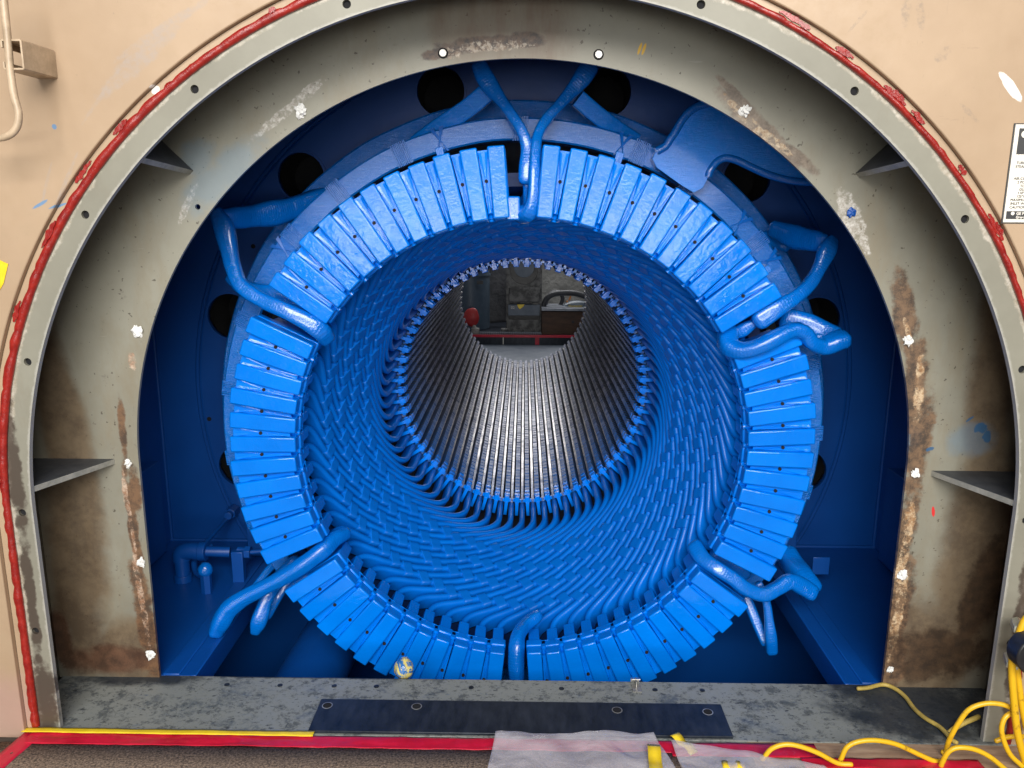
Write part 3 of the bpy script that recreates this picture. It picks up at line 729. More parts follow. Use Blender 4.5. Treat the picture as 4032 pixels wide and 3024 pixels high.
# end caps
capm = []
for v_ in range(3):
    bm = bmesh.new(); rnd = random.Random(v_)
    w = .0535
    def wedge_box(r0, r1, y0, y1, w0, w1):
        vs = [bm.verts.new((r, y, s*w_/2)) for y in (y0, y1) for (r, w_) in ((r0, w0), (r1, w1)) for s in (-1, 1)]
        for q in ((0, 1, 3, 2), (4, 5, 7, 6), (0, 1, 5, 4), (2, 3, 7, 6), (0, 2, 6, 4), (1, 3, 7, 5)): bm.faces.new([vs[i] for i in q])
    wedge_box(.783, 1.012, -1.034+rnd.uniform(-.003, .003), -.985, w, w+.003)
    wedge_box(.777, 1.006, -.9845, -.944, w+.005, w+.006)
    wedge_box(.785, .97, -.9435, -.848, w-.012, w-.012)
    bmesh.ops.recalc_face_normals(bm, faces=bm.faces)
    capm.append(finish('end_cap', bm, 'cap', ST, 30, bevel=.0055, seg=3))
caps = spread(capm, [a for i, a in enumerate(ANG) if i % 12], .0022)
# spacers with lacing between caps
spm = []
for v_ in range(3):
    bm = bmesh.new(); rnd = random.Random(v_+20)
    def sheet(pts, t=.006):
        a = [bm.verts.new(p) for p in pts]; b = [bm.verts.new(Vector(p)+Vector((0, t, 0))) for p in pts]
        bm.faces.new(a); bm.faces.new(b[::-1]); n = len(a)
        for i in range(n): bm.faces.new((a[i], a[(i+1) % n], b[(i+1) % n], b[i]))
    # stepped filler
    sheet([(.803, -1.017, -.0065), (.803, -1.017, .0065), (1.002, -1.015, .0165), (1.002, -1.015, -.0165)], .03)
    # stretched cloth folds: four long triangles meeting at the middle hole
    for s in (-1, 1):
        sheet([(.905, -1.0165, s*.0010), (.996, -1.0205, s*.0155), (.994, -1.0175, s*.006)], .006)
        sheet([(.900, -1.0165, s*.0010), (.802, -1.0205, s*.0065), (.802, -1.0175, s*.002)], .006)
    for s in (-1, 1):
        for k in range(2):
            e_ = Vector((.998-.012*k, -1.019, s*(.0165-.004*k))); cyl(bm, (.905, -1.0175, s*.001), e_, .0009, 5)
            e_ = Vector((.800+.008*k, -1.019, s*(.007-.002*k))); cyl(bm, (.902, -1.0175, s*.001), e_, .0009, 5)
    # X of cord over the inner corner plus its rounded key
    for s in (-1, 1): cyl(bm, (.788, -1.022, s*.013), (.776, -.955, -s*.020), .0016, 6); cyl(bm, (.776, -.955, s*.020), (.779, -.955, -s*.020), .0012, 6)
    cyl(bm, (.775, -.990, 0), (.84, -.990, 0), .0095, 12)
    bmesh.ops.recalc_face_normals(bm, faces=bm.faces)
    cyl(bm, (.905, -1.0215, 0), (.905, -.99, 0), .0058, 14, mi=1)
    spm.append(finish('cap_spacer', bm, ['cap', 'black_hole'], ST, 30))
sa = []
for i in range(72):
    if i % 12 and (i+1) % 12: sa.append((ANG[i]+ANG[i+1])/2)
spread(spm, sa, .0016)
# support rings
def ring(name, r0, r1, y0, y1, n=180, wob=.003):
    bm = bmesh.new(); c = .006
    prof = [(r0+c, y0), (r1-c, y0), (r1, y0+c), (r1, y1-c), (r1-c, y1), (r0+c, y1), (r0, y1-c), (r0, y0+c)]
    lathe(bm, prof, n)
    for v in bm.verts:
        k = 1+wob*mnoise.noise(v.co*5); v.co.x *= k; v.co.z *= k; v.co.y += .003*mnoise.noise(v.co*7+Vector((3, 3, 3)))
    return finish(name, bm, 'ring', ST, 30)
ring('support_ring', 1.042, 1.118, -.80, -.70)
ring('rear_ring', 1.08, 1.205, -.57, -.47)
bands = [40, 57, 68, 90.5, 113, 127, 139, 158, 172, 186, 14, 0, -12, 200, 27]
bm0 = None
for v_ in range(1):
    bm = bmesh.new()
    for k in range(9):
        z = (k-4)*.0062
        for (r, y, sr, sy) in ((1.080, -.8035, .082, .004), (1.1205, -.75, .004, .10)): box(bm, (r, y, z+.001*math.sin(k*5)), (sr, sy, .0048))
    bm0 = finish('ring_lashing', bm, 'ring', ST, bevel=.001)
spread([bm0], [math.radians(a) for a in bands])
# crossed lacing on the ring
bm = bmesh.new()
for s in (-1, 1):
    for k in range(4): cyl(bm, (1.038, -.806, s*(.016+.002*k)), (1.122, -.806, -s*(.012+.004*k)), .0016, 5); cyl(bm, (1.122, -.806, -s*(.012+.004*k)), (1.124, -.70, -s*.01), .0016, 5)
lx = finish('ring_lacing', bm, 'thread', ST)
spread([lx], [math.radians(a) for a in (105.5, 71.5, 142, 45, 36)])
bm = bmesh.new(); box(bm, (1.020, -.86, 0), (.05, .16, .026)); pk = finish('packing_strip', bm, 'ring', ST, bevel=.002)
spread([pk], [math.radians(a) for a in (105.5, 72, 36.3)])
# ---- leads
FLAT = rrect(.5, 3)
def lead(pts, name='lead', prof=rrect(.62, 3), mat='lead'):
    return tube(name, [(at(x, y, Y),)+tuple(q*1.08 for q in r) for (x, y, Y, r) in pts], .02, mat, ST, 7, prof, True, .10)
lead([(1036, 142, -.86, (.026, .020)), (1046, 165, -.87, (.028, .020)), (1062, 190, -.88, (.026, .020)), (1085, 220, -.90, (.018, .016)), (1108, 252, -.92, (.016, .015)), (1128, 285, -.94, (.017, .017)), (1139, 320, -.95, (.020, .018)), (1139, 355, -.96, (.024, .020)), (1137, 388, -.97, (.024, .020))])
lead([(1139, 400, -.95, (.014, .012)), (1140, 440, -.93, (.013, .012)), (1137, 470, -.92, (.014, .014))], 'lead_stub')
lead([(1272, 146, -.86, (.030, .022)), (1258, 168, -.87, (.030, .022)), (1240, 190, -.88, (.024, .019)), (1210, 225, -.90, (.017, .016)), (1180, 258, -.92, (.016, .016)), (1162, 290, -.95, (.016, .016)), (1156, 330, -.98, (.017, .016)), (1154, 380, -1.00, (.018, .017)), (1151, 430, -1.01, (.019, .019)), (1143, 458, -1.0, (.024, .024)), (1125, 464, -.97, (.026, .026))])
bm = bmesh.new(); q = at(1108, 450, -1.0); box(bm, (q.x, -.97, q.z), (.047, .07, .078)); finish('lead_block', bm, 'lead', ST, bevel=.006)
def strap(pts, t, w, name='lead_strap', mat='bracket'):      # wide flat wrapped bar
    L = [Vector(at(x, y, Y)) for x, y, Y in pts]; cps = spline([tuple(p) for p in L], 6)
    bm = bmesh.new(); sweep(bm, [(Vector(p), w, t, None) for p in cps], rrect(.35, 3), up=Vector((0, -1, 0)))
    # profile: thickness across, height along -Y turned so that the wide face looks forward
    bmesh.ops.recalc_face_normals(bm, faces=bm.faces); return finish(name, bm, mat, ST, 50)
strap([(1052, 200, -.80), (1010, 235, -.78), (950, 275, -.74), (900, 312, -.68)], .018, .032)
strap([(1247, 212, -.80), (1285, 245, -.78), (1325, 275, -.74), (1370, 305, -.68)], .018, .030)
# upper left loop
lead([(470, 462, -.92, (.024, .024)), (483, 490, -.93, (.032, .026)), (493, 530, -.94, (.028, .024)), (503, 575, -.96, (.024, .022)), (520, 615, -.98, (.024, .022)), (560, 645, -1.0, (.024, .022)), (610, 668, -1.02, (.024, .022)), (655, 690, -1.02, (.026, .024)), (690, 712, -1.01, (.030, .026)), (705, 730, -.98, (.028, .024))])
lead([(478, 468, -.90, (.026, .030)), (510, 470, -.86, (.036, .03)), (550, 466, -.80, (.038, .03)), (600, 458, -.74, (.040, .03)), (650, 444, -.68, (.036, .03)), (700, 425, -.62, (.034, .03))])
lead([(500, 600, -.86, (.02, .02)), (540, 628, -.86, (.03, .02)), (600, 640, -.88, (.032, .026)), (650, 660, -.90, (.03, .026))], 'lead_stub')
# upper right loop
lead([(1795, 522, -.90, (.022, .022)), (1787, 540, -.92, (.028, .024)), (1772, 575, -.93, (.022, .020)), (1750, 612, -.95, (.021, .020)), (1720, 640, -.98, (.021, .020)), (1685, 662, -1.0, (.026, .022)), (1650, 685, -1.0, (.030, .024)), (1640, 692, -1.0, (.030, .024))])
lead([(1790, 523, -.88, (.022, .022)), (1760, 520, -.84, (.034, .026)), (1720, 512, -.76, (.038, .028)), (1675, 495, -.66, (.032, .026))])
lead([(1625, 700, -.97, (.016, .016)), (1605, 712, -.96, (.022, .018)), (1590, 718, -.95, (.02, .018))], 'lead_stub')
lead([(1645, 512, -.62, (.022, .02)), (1680, 520, -.60, (.028, .02)), (1700, 528, -.60, (.028, .02))], 'lead_stub')
# right loop
lead([(1572, 715, -.96, (.030, .026)), (1574, 745, -1.0, (.030, .028)), (1600, 757, -1.03, (.026, .024)), (1640, 748, -1.05, (.024, .022)), (1680, 728, -1.05, (.024, .022)), (1715, 712, -1.04, (.024, .022)), (1738, 718, -1.03, (.026, .022)), (1752, 738, -1.02, (.028, .024)), (1778, 746, -1.0, (.032, .026)), (1810, 735, -1.0, (.034, .026)), (1822, 732, -1.0, (.034, .026))])
lead([(1700, 690, -.88, (.04, .03)), (1735, 700, -.90, (.04, .03)), (1775, 715, -.92, (.036, .03)), (1805, 728, -.95, (.034, .03))])
# lower right
lead([(1503, 1182, -.93, (.026, .024)), (1520, 1208, -.98, (.026, .024)), (1548, 1228, -1.02, (.024, .022)), (1580, 1248, -1.03, (.023, .021)), (1612, 1272, -1.03, (.023, .021)), (1648, 1284, -1.02, (.025, .022)), (1680, 1270, -1.0, (.024, .022)), (1705, 1256, -.98, (.026, .024)), (1730, 1266, -.97, (.030, .026)), (1752, 1280, -.97, (.030, .026))])
lead([(1700, 1195, -.76, (.034, .03)), (1715, 1222, -.82, (.036, .03)), (1735, 1246, -.90, (.036, .03)), (1756, 1270, -.94, (.032, .028))])
lead([(1640, 1262, -.92, (.014, .014)), (1655, 1300, -.93, (.014, .014)), (1661, 1340, -.94, (.015, .015)), (1665, 1375, -.95, (.021, .018)), (1667, 1406, -.95, (.020, .018))])
lead([(1612, 1290, -.85, (.018, .018)), (1630, 1335, -.88, (.018, .018)), (1652, 1388, -.92, (.016, .016))])
lead([(1545, 1195, -.9, (.02, .02)), (1580, 1215, -.90, (.022, .02)), (1610, 1240, -.9, (.02, .02))], 'lead_stub')
# lower left
lead([(745, 1152, -.90, (.022, .022)), (722, 1165, -.95, (.026, .024)), (695, 1190, -1.0, (.028, .024)), (655, 1220, -1.02, (.026, .023)), (610, 1248, -1.03, (.024, .022)), (565, 1272, -1.04, (.024, .022)), (525, 1293, -1.05, (.025, .022)), (494, 1317, -1.06, (.030, .024)), (477, 1345, -1.07, (.030, .024)), (466, 1366, -1.07, (.024, .02))])
lead([(640, 1215, -.86, (.03, .026)), (600, 1255, -.88, (.026, .024)), (577, 1290, -.92, (.022, .022)), (566, 1322, -.94, (.026, .022)), (558, 1345, -.95, (.026, .022)), (552, 1362, -.95, (.018, .018))])
lead([(635, 1235, -.80, (.016, .016)), (600, 1290, -.84, (.016, .016)), (577, 1330, -.90, (.016, .016))], 'lead_stub')
lead([(620, 1195, -.7, (.014, .014)), (585, 1225, -.7, (.014, .014)), (545, 1275, -.72, (.012, .012))], 'lead_stub')
# bottom
lead([(1160, 1330, -.86, (.020, .020)), (1135, 1350, -.90, (.021, .021)), (1120, 1372, -.96, (.022, .022)), (1116, 1400, -1.0, (.027, .024)), (1115, 1440, -1.02, (.026, .024)), (1118, 1490, -1.03, (.022, .022))])
# terminal bracket, upper right: curved wide arm from the ring to the roof
oc = [(330, 625), (385, 545), (430, 480), (470, 410), (520, 330), (590, 250), (680, 190), (800, 150), (1000, 160), (1250, 260), (1600, 480), (1900, 760), (2020, 960), (1990, 1020), (1850, 1015), (1700, 1000), (1550, 965), (1380, 905), (1200, 820), (1100, 775), (1000, 752), (920, 775), (860, 830), (815, 900), (800, 960), (740, 1080), (640, 1130), (520, 1060), (380, 960), (240, 860), (190, 760), (230, 680)]
oq = [at((2500+x/2.765)/K, (350+y/2.765)/K, -.86) for x, y in oc]
shape('terminal_bracket', [(p.x, p.z) for p in oq], [], -.86, -.79, 'bracket', ST, .012)

def rimtube(idx, r, Y=-.862):
    P = [at((2500+oc[i][0]/2.765)/K, (350+oc[i][1]/2.765)/K, Y) for i in idx]
    bm = bmesh.new(); sweep(bm, [(Vector(c), r, r, None) for c in spline([tuple(p) for p in P], 6)], CIRC); bmesh.ops.recalc_face_normals(bm, faces=bm.faces)
    finish('bracket_rim', bm, 'lead', ST, 60)
rimtube([13, 14, 15, 16, 17, 18, 19, 20, 21, 22, 23, 24], .013); rimtube([31, 0, 1, 2, 3, 4, 5, 6, 7], .014)
# ================================================================ PIPEWORK, lower left
PF = empty('pipe_fitting', at(390, 1223, -.5)); tag(PF, 'blue painted elbow pipe with clamp post at lower left inside the casing', 'pipe fitting')
def part(name, bm, mat, p, **k):
    o = finish(name, bm, mat, None, **k); o.parent = p; o.matrix_parent_inverse = Matrix.Translation(p.location).inverted(); return o
zsh = -.7115
e0 = at(392, 1240, -.62); e1 = at(392, 1205, -.62); e2 = at(408, 1190, -.62); e3 = at(497, 1192, -.60)
zs = Vector((e1.x, e1.y, zsh))
bm = bmesh.new(); cyl(bm, zs, Vector((e1.x, e1.y, e1.z)), .030, 24); cyl(bm, zs, zs+Vector((0, 0, .03)), .036, 24); part('stub', bm, 'deep', PF, bevel=.002)
bm = bmesh.new(); sweep(bm, [(Vector(p), .036, .036, None) for p in spline([tuple(e1-Vector((0, 0, .01))), tuple(e1+Vector((.004, 0, .02))), tuple(e2), tuple(e2+Vector((.05, 0, -.002)))], 5)], CIRC); part('elbow', bm, 'deep', PF)
bm = bmesh.new(); cyl(bm, e2+Vector((.045, 0, -.001)), e2+Vector((.075, 0, -.001)), .040, 24); part('collar', bm, 'deep', PF, bevel=.003)
bm = bmesh.new(); cyl(bm, e2+Vector((.05, 0, -.001)), e3, .022, 20); part('pipe', bm, 'deep', PF)
a = at(513, 1190, -.60); b = at(516, 1268, -.66)
bm = bmesh.new(); box(bm, ((a.x+b.x)/2, -.62, (a.z+zsh)/2), (.048, .035, a.z-zsh+.02)); part('clamp_post', bm, 'deep', PF, bevel=.003)
c = at(536, 1193, -.60); d = at(575, 1190, -.60)
bm = bmesh.new(); cyl(bm, a, c, .020, 18); cyl(bm, c-Vector((.012, 0, 0)), c+Vector((.012, 0, 0)), .027, 6); cyl(bm, c, d, .010, 12); part('coupling', bm, 'deep', PF, bevel=.001)
RO_ = empty('sensor_rod', at(496, 1113, -.25)); tag(RO_, 'slim blue rod with hex fitting slanting from the casing back plate', 'rod')
bm = bmesh.new(); cyl(bm, at(437, 1181, -.55), at(494, 1117, -.27), .009, 12); part('rod', bm, 'deep', RO_)
n0 = at(497, 1110, -.27); bm = bmesh.new(); cyl(bm, n0+Vector((0, .06, 0)), n0+Vector((0, -.005, 0)), .026, 6); cyl(bm, n0+Vector((0, .0, 0)), n0+Vector((0, -.03, 0)), .018, 16); part('nut', bm, 'deep', RO_, bevel=.002)
DC = empty('dome_cap', at(444, 1240, -.70)); tag(DC, 'small blue domed cap wrapped in plastic on the left shelf', 'cap')
q = at(444, 1236, -.72); q.z = max(q.z, zsh+.02)
bm = bmesh.new(); bmesh.ops.create_icosphere(bm, subdivisions=3, radius=.030, matrix=Matrix.Translation(q+Vector((0, 0, .012))))
for v in bm.verts: v.co += (v.co-q).normalized()*.005*mnoise.noise(v.co*60)
part('dome', bm, 'lead', DC)
bm = bmesh.new(); cyl(bm, (q.x, q.y, zsh), (q.x, q.y, q.z), .022, 6); part('nut', bm, 'deep', DC, bevel=.001)
HS = tube('bent_hose', [(at(455, 1180, -.55),), (at(430, 1195, -.55),), (at(419, 1215, -.58),), (at(424, 1236, -.62),), (at(440, 1246, -.66),)], .012, 'deep'); tag(HS, 'thin blue hose curling behind the domed cap on the left shelf', 'hose')

# ================================================================ LITTLE THINGS ON THE CASING
def lump(name, c, r, mat, seed, flat=.5, amp=.5, sub=3):
    bm = bmesh.new(); bmesh.ops.create_icosphere(bm, subdivisions=sub, radius=r)
    for v in bm.verts:
        n_ = mnoise.noise(v.co*(1.6/r)+Vector((seed*3.1, seed, 0)))+.5*mnoise.noise(v.co*(4/r)+Vector((seed, 0, 9)))
        v.co *= 1+amp*n_; v.co.y *= flat; v.co.z *= 1.15
    o = finish(name, bm, mat, None, 25); o.location = c; return o
plugs = [((649, 240), .0156, 'white paper plug stuck in the grey plate near the arch, upper left'),
 ((1609, 240), .0131, 'frayed white paper plug on the brown scraped patch, upper right of the arch'),
 ((296, 717), .0139, 'white paper plug high on the left side, above the left side gusset'),
 ((276, 1001), .0107, 'white paper plug right beside the tip of the left horizontal gusset'),
 ((304, 1215), .0123, 'second lowest white paper plug on the left, atop the wide rust strip'),
 ((325, 1415), .0123, 'lowest white paper plug on the left, in dark rust just above the sill'),
 ((1961, 736), .0123, 'white paper plug at the top of the rusty strip on the right side'),
 ((1978, 1023), .0107, 'white paper plug beside the tip of the right horizontal gusset'),
 ((1949, 1241), .0131, 'ragged white paper plug in the middle of the right rusty strip, below the gusset'),
 ((1923, 1446), .0098, 'lowest white paper plug on the right, just above the sill')]
for i, ((x, y), r, lab) in enumerate(plugs):
    q = at(x, y, YP-.004); tag(lump('paper_plug', q, r, 'paper', i+1, .55, .8), lab, 'paper plug', 'paper plugs in the bolt holes of the grey plate')
q = at(1839, 459, YP-.004); tag(lump('tape_scrap', q, .011, 'deep', 33, .5, .6), 'blue crumpled tape scrap on the pale scraped patch at upper right', 'tape scrap')
q = at(868, 1452, -1.315); tag(lump('wrapped_knob', Vector((q.x, -1.275, ZF+.012)), .033, 'wrapped_plug', 5, 1, .12), 'round knob wrapped in yellow and blue tape behind the sill', 'wrapped knob')
# metal clip hanging over the sill
q = atz(1370, 1466, ZF); bm = bmesh.new()
for (y0, z0, y1, z1) in ((YP+.013, -.03, YP+.013, .012), (YP+.013, .012, YP-.012, .022), (YP-.012, .022, YP-.012, .004), (YP-.012, .004, YP-.05, .002)):
    a = Vector((q.x, y0, ZF+z0)); b = Vector((q.x, y1, ZF+z1)); m_ = (a+b)/2; d = b-a
    box(bm, m_, (.028, .002, d.length), d.to_track_quat('Z', 'X').to_matrix() if abs(d.y) < 1e-6 else Matrix.Rotation(math.atan2(-d.y, d.z), 3, 'X'))
tag(finish('metal_clip', bm, 'bolt_steel'), 'small bent bare metal clip hooked over the back of the sill', 'clip')
# nameplate
NP = empty('nameplate', (1.30, -1.63, .9)); tag(NP, 'cream printed rating plate fixed to the beige wall at the right edge', 'nameplate')
tl = at(2195, 269, -1.63); bl = at(2164, 480, -1.63); X0 = (tl.x+bl.x)/2
bm = bmesh.new(); box(bm, (X0+.15, -1.6305, (tl.z+bl.z)/2), (.30, .004, tl.z-bl.z)); part('plate', bm, 'label_white', NP)
bm = bmesh.new(); wz = tl.z-bl.z
box(bm, (X0+.15, -1.6292, (tl.z+bl.z)/2), (.306, .002, wz+.006)); part('border', bm, 'label_ink', NP)
def zrow(y): return at(2180, y, -1.633).z
bm = bmesh.new(); zt, zb_ = zrow(277), zrow(333); box(bm, (X0+.16, -1.6332, (zt+zb_)/2), (.30, .0012, zt-zb_)); part('header_bar', bm, 'label_ink', NP)
bm = bmesh.new(); zt, zb_ = zrow(456), zrow(473); box(bm, (X0+.155, -1.6332, (zt+zb_)/2), (.30, .0012, zt-zb_)); part('footer_bar', bm, 'label_ink', NP)
bm = bmesh.new(); c = Vector((X0+.024, 0, zrow(290))); cyl(bm, (c.x, -1.6342, c.z), (c.x, -1.6337, c.z), .0085, 24); c2 = zrow(461); cyl(bm, (X0+.02, -1.6342, c2), (X0+.02, -1.6337, c2), .0045, 16); part('emblem', bm, 'label_white', NP)
def text(s, x, z, size, mat, parent, y=-1.6335, name='lettering', bold=0):
    cu = bpy.data.curves.new(name, 'FONT'); cu.body = s; cu.size = size; cu.extrude = .0003; cu.offset = bold
    tmp = bpy.data.objects.new('tmp', cu); C.objects.link(tmp); bpy.context.view_layer.update()
    me = bpy.data.meshes.new_from_object(tmp); bpy.data.objects.remove(tmp); me.materials.clear(); me.materials.append(MT[mat])
    me.transform(Matrix(((1, 0, 0, x), (0, 0, -1, y), (0, 1, 0, z), (0, 0, 0, 1)))); me.name = name
    o = bpy.data.objects.new(name, me); C.objects.link(o); o.parent = parent; o.matrix_parent_inverse = Matrix.Translation(parent.location).inverted(); return o
for s, x, y in (('TURBINE', 2196, 352), ('STEAM', 2194, 360), ('AIR-COOLED', 2190.5, 386), ('2 POLE', 2198, 394), ('TOTAL', 2204, 402), ('GUAR', 2202, 409.5), ('110°C', 2198.5, 417), ('125°C', 2196, 424.5), ('MAXIMUM C', 2183, 432), ('INLET WATER', 2182.5, 440), ('CAUTION ! B', 2181, 448)):
    p = at(x, y, -1.634); text(s, p.x, p.z-.0025, .0088, 'label_ink', NP)
p = at(2195, 464, -1.634); text('GE P', p.x, p.z, .0095, 'label_white', NP, -1.6340, bold=.0003)
p = at(2194, 472, -1.634); text('Gener', p.x, p.z, .0090, 'label_white', NP, -1.6340, bold=.0003)
# conduit and its channel bracket, upper left
cd = [(5, -30), (11, 30), (17, 90), (22, 150), (30, 205), (40, 245), (36, 275), (18, 293), (-10, 299), (-60, 303)]
tag(tube('conduit_pipe', [(at(x, y, -1.765),) for x, y in cd], .0085, 'beige_pipe'), 'thin beige conduit pipe bending away at the upper left of the wall', 'pipe')
b0 = at(118, 140, -1.628); b1 = at(30, 118, -1.765); bm = bmesh.new()
w, h, t_ = .045, .062, .0045; cy_ = (b0.y+b1.y)/2; ly = b0.y-b1.y
cxm, czm = b0.x-.02, b0.z
box(bm, (cxm+w/2, cy_, czm), (t_, ly, h)); box(bm, (cxm, cy_, czm+h/2), (w, ly, t_)); box(bm, (cxm, cy_, czm-h/2), (w, ly, t_))
box(bm, (cxm-w/2, cy_, czm+h/2-.008), (t_, ly, .016)); box(bm, (cxm-w/2, cy_, czm-h/2+.008), (t_, ly, .016))
tag(finish('channel_bracket', bm, 'beige_pipe', bevel=.001), 'beige slotted channel bracket standing out from the wall behind the conduit', 'bracket')
bm = bmesh.new(); pts = [at(0, 562, -1.6295), at(18, 570, -1.6295), at(8, 612, -1.6295), at(-8, 640, -1.6295), at(-25, 640, -1.6295), at(-20, 562, -1.6295)]
f = bm.faces.new([bm.verts.new(p) for p in pts]); r_ = bmesh.ops.extrude_face_region(bm, geom=[f]); bmesh.ops.translate(bm, vec=(0, -.001, 0), verts=[v for v in r_['geom'] if isinstance(v, bmesh.types.BMVert)]); bmesh.ops.recalc_face_normals(bm, faces=bm.faces)
tag(finish('yellow_sticker', bm, 'yellow_tape'), 'plain yellow sticker on the beige wall at the left edge', 'sticker')

# ================================================================ DECK IN FRONT
ZD = ZF-.004
bm = bmesh.new(); box(bm, (0, -4.6, ZD-.03), (9, 5.94, .05)); tag(finish('deck', bm, 'deck_board', bevel=.002), None, None, None, 'structure')
bm = bmesh.new(); box(bm, (1.42, -1.75, ZD-.002), (1.5, .275, .0045)); tag(finish('plywood_board', bm, 'plywood'), 'bare plywood board edge in front of the sill at the right', 'board')
def ripple_sheet(name, x0, x1, y0, y1, z, mat, nx=80, ny=10, amp=.004, sc=9, thick=.0015, edge=.004, seed=0):
    bm = bmesh.new(); G = []
    for j in range(ny+1):
        row = []
        for i in range(nx+1):
            x = x0+(x1-x0)*i/nx; y = y0+(y1-y0)*j/ny
            ey = edge*mnoise.noise(Vector((x*12, seed, j)))*(1 if j in (0, ny) else .3)
            zz = z+amp*abs(mnoise.noise(Vector((x*sc, y*sc*3, seed))))+amp*.4*abs(mnoise.noise(Vector((x*sc*4, y*sc*6, seed+3))))
            row.append(bm.verts.new((x, y+ey, zz)))
        G.append(row)
    for j in range(ny):
        for i in range(nx): bm.faces.new((G[j][i], G[j][i+1], G[j+1][i+1], G[j+1][i]))
    bmesh.ops.recalc_face_normals(bm, faces=bm.faces)
    o = finish(name, bm, mat, None, 60); s_ = o.modifiers.new('thick', 'SOLIDIFY'); s_.thickness = thick; s_.offset = -1; return o
tag(ripple_sheet('carpet', -1.50, .62, -2.6, -1.668, ZD+.001, 'carpet', 60, 10, .003, 3, .006), 'grey brown speckled carpet runner on the deck before the sill', 'carpet')
tag(ripple_sheet('carpet', .62, 2.2, -2.6, -1.730, ZD+.002, 'carpet', 60, 10, .003, 3, .006, .012, 5), 'dark grey carpet piece under the yellow cables at lower right', 'carpet')
tag(ripple_sheet('red_tape', -1.44, .45, -1.676, -1.624, ZD+.007, 'red_tape', 160, 8, .006, 7, .001, .004, 1), 'longest red tape strip, along the carpet edge and on under the plastic sheet', 'tape')
tag(ripple_sheet('red_tape', .44, .86, -1.690, -1.630, ZD+.007, 'red_tape', 60, 6, .006, 7, .001, .006, 2), 'red tape strip right of the plastic sheet under the first cable loops', 'tape')
tag(ripple_sheet('red_tape', .80, 1.30, -1.735, -1.690, ZD+.007, 'red_tape', 50, 6, .006, 7, .001, .010, 4), 'red tape patch on plywood under the big cable loop at lower right', 'tape')
o = ripple_sheet('red_tape', -.25, .25, -.028, .028, .0, 'red_tape', 40, 4, .005, 8, .001, .003, 6); o.location = (-1.455, -1.84, ZD+.006); o.rotation_euler = (0, 0, math.radians(82)); tag(o, 'red tape strip running toward the viewer at the lower left corner', 'tape')
tag(ripple_sheet('yellow_tape', -1.46, -.60, -1.634, -1.612, ZD+.014, 'yellow_tape', 90, 3, .003, 6, .001, .003, 8), 'long yellow tape strip above the red tape at lower left', 'tape')
# plastic sheet: crumpled, folded over the edge
def crumple(name, outline, nx, ny, mat, label, cat, amp=.012, seed=0):
    """outline: four corner points (front-left, front-right, back-right, back-left)"""
    a, b, c, d = [Vector(p) for p in outline]; bm = bmesh.new(); G = []
    for j in range(ny+1):
        row = []
        for i in range(nx+1):
            u, v = i/nx, j/ny; p = (a.lerp(b, u)).lerp(d.lerp(c, u), v)
            nz = mnoise.noise(p*9+Vector((seed, 0, 0)))+.22*mnoise.noise(p*24+Vector((seed, 5, 0))); rid = 1-abs(mnoise.noise(p*6+Vector((0, seed, 7))))*2
            p.z += amp*(.6+nz*.7+.5*rid); p.y += .012*mnoise.noise(Vector((u*5, v*2, seed)))*v
            row.append(bm.verts.new(p))
        G.append(row)
    for j in range(ny):
        for i in range(nx): bm.faces.new((G[j][i], G[j][i+1], G[j+1][i+1], G[j+1][i]))
    bmesh.ops.recalc_face_normals(bm, faces=bm.faces); o = finish(name, bm, mat, None, 30); s_ = o.modifiers.new('t', 'SOLIDIFY'); s_.thickness = .0012; return tag(o, label, cat)
crumple('plastic_sheet', [(-.10, -1.95, ZD+.012), (.47, -1.95, ZD+.012), (.395, -1.625, ZD+.018), (-.065, -1.640, ZD+.018)], 60, 30, 'plastic_sheet', 'crumpled translucent white plastic sheet over the red tape at bottom centre', 'plastic sheet', .020, 1)
crumple('plastic_sheet', [(.47, -1.95, ZD+.012), (.98, -1.95, ZD+.01), (.85, -1.735, ZD+.012), (.44, -1.655, ZD+.016)], 40, 20, 'plastic_sheet', 'smaller wavy plastic sheet tapering under the yellow cable at bottom right', 'plastic sheet', .014, 7)
def strip(a, b, w, z, label):
    bm = bmesh.new(); a = Vector(a); b = Vector(b); n = 10; s = (b-a).cross(Vector((0, 0, 1))).normalized()*w/2; G = []
    for i in range(n+1):
        p = a.lerp(b, i/n)+Vector((0, 0, .004*math.sin(i*1.1))); G.append((bm.verts.new(p+s), bm.verts.new(p-s)))
    for i in range(n): bm.faces.new((G[i][0], G[i+1][0], G[i+1][1], G[i][1]))
    o = finish('yellow_tape', bm, 'yellow_tape'); m_ = o.modifiers.new('t', 'SOLIDIFY'); m_.thickness = .0012; tag(o, label, 'tape'); return o
strip(atz(1412, 1608, ZD+.05)+Vector((0, 0, 0)), atz(1420, 1690, ZD+.04), .036, 0, 'yellow tape piece holding the right end of the big plastic sheet')
strip(atz(1455, 1585, ZD+.03), atz(1500, 1625, ZD+.02), .030, 0, 'yellow tape piece folded over the red tape between both plastic sheets')
strip(atz(1560, 1652, ZD+.03), atz(1610, 1654, ZD+.03), .03, 0, 'yellow tape bit at the bottom edge on the smaller plastic sheet')
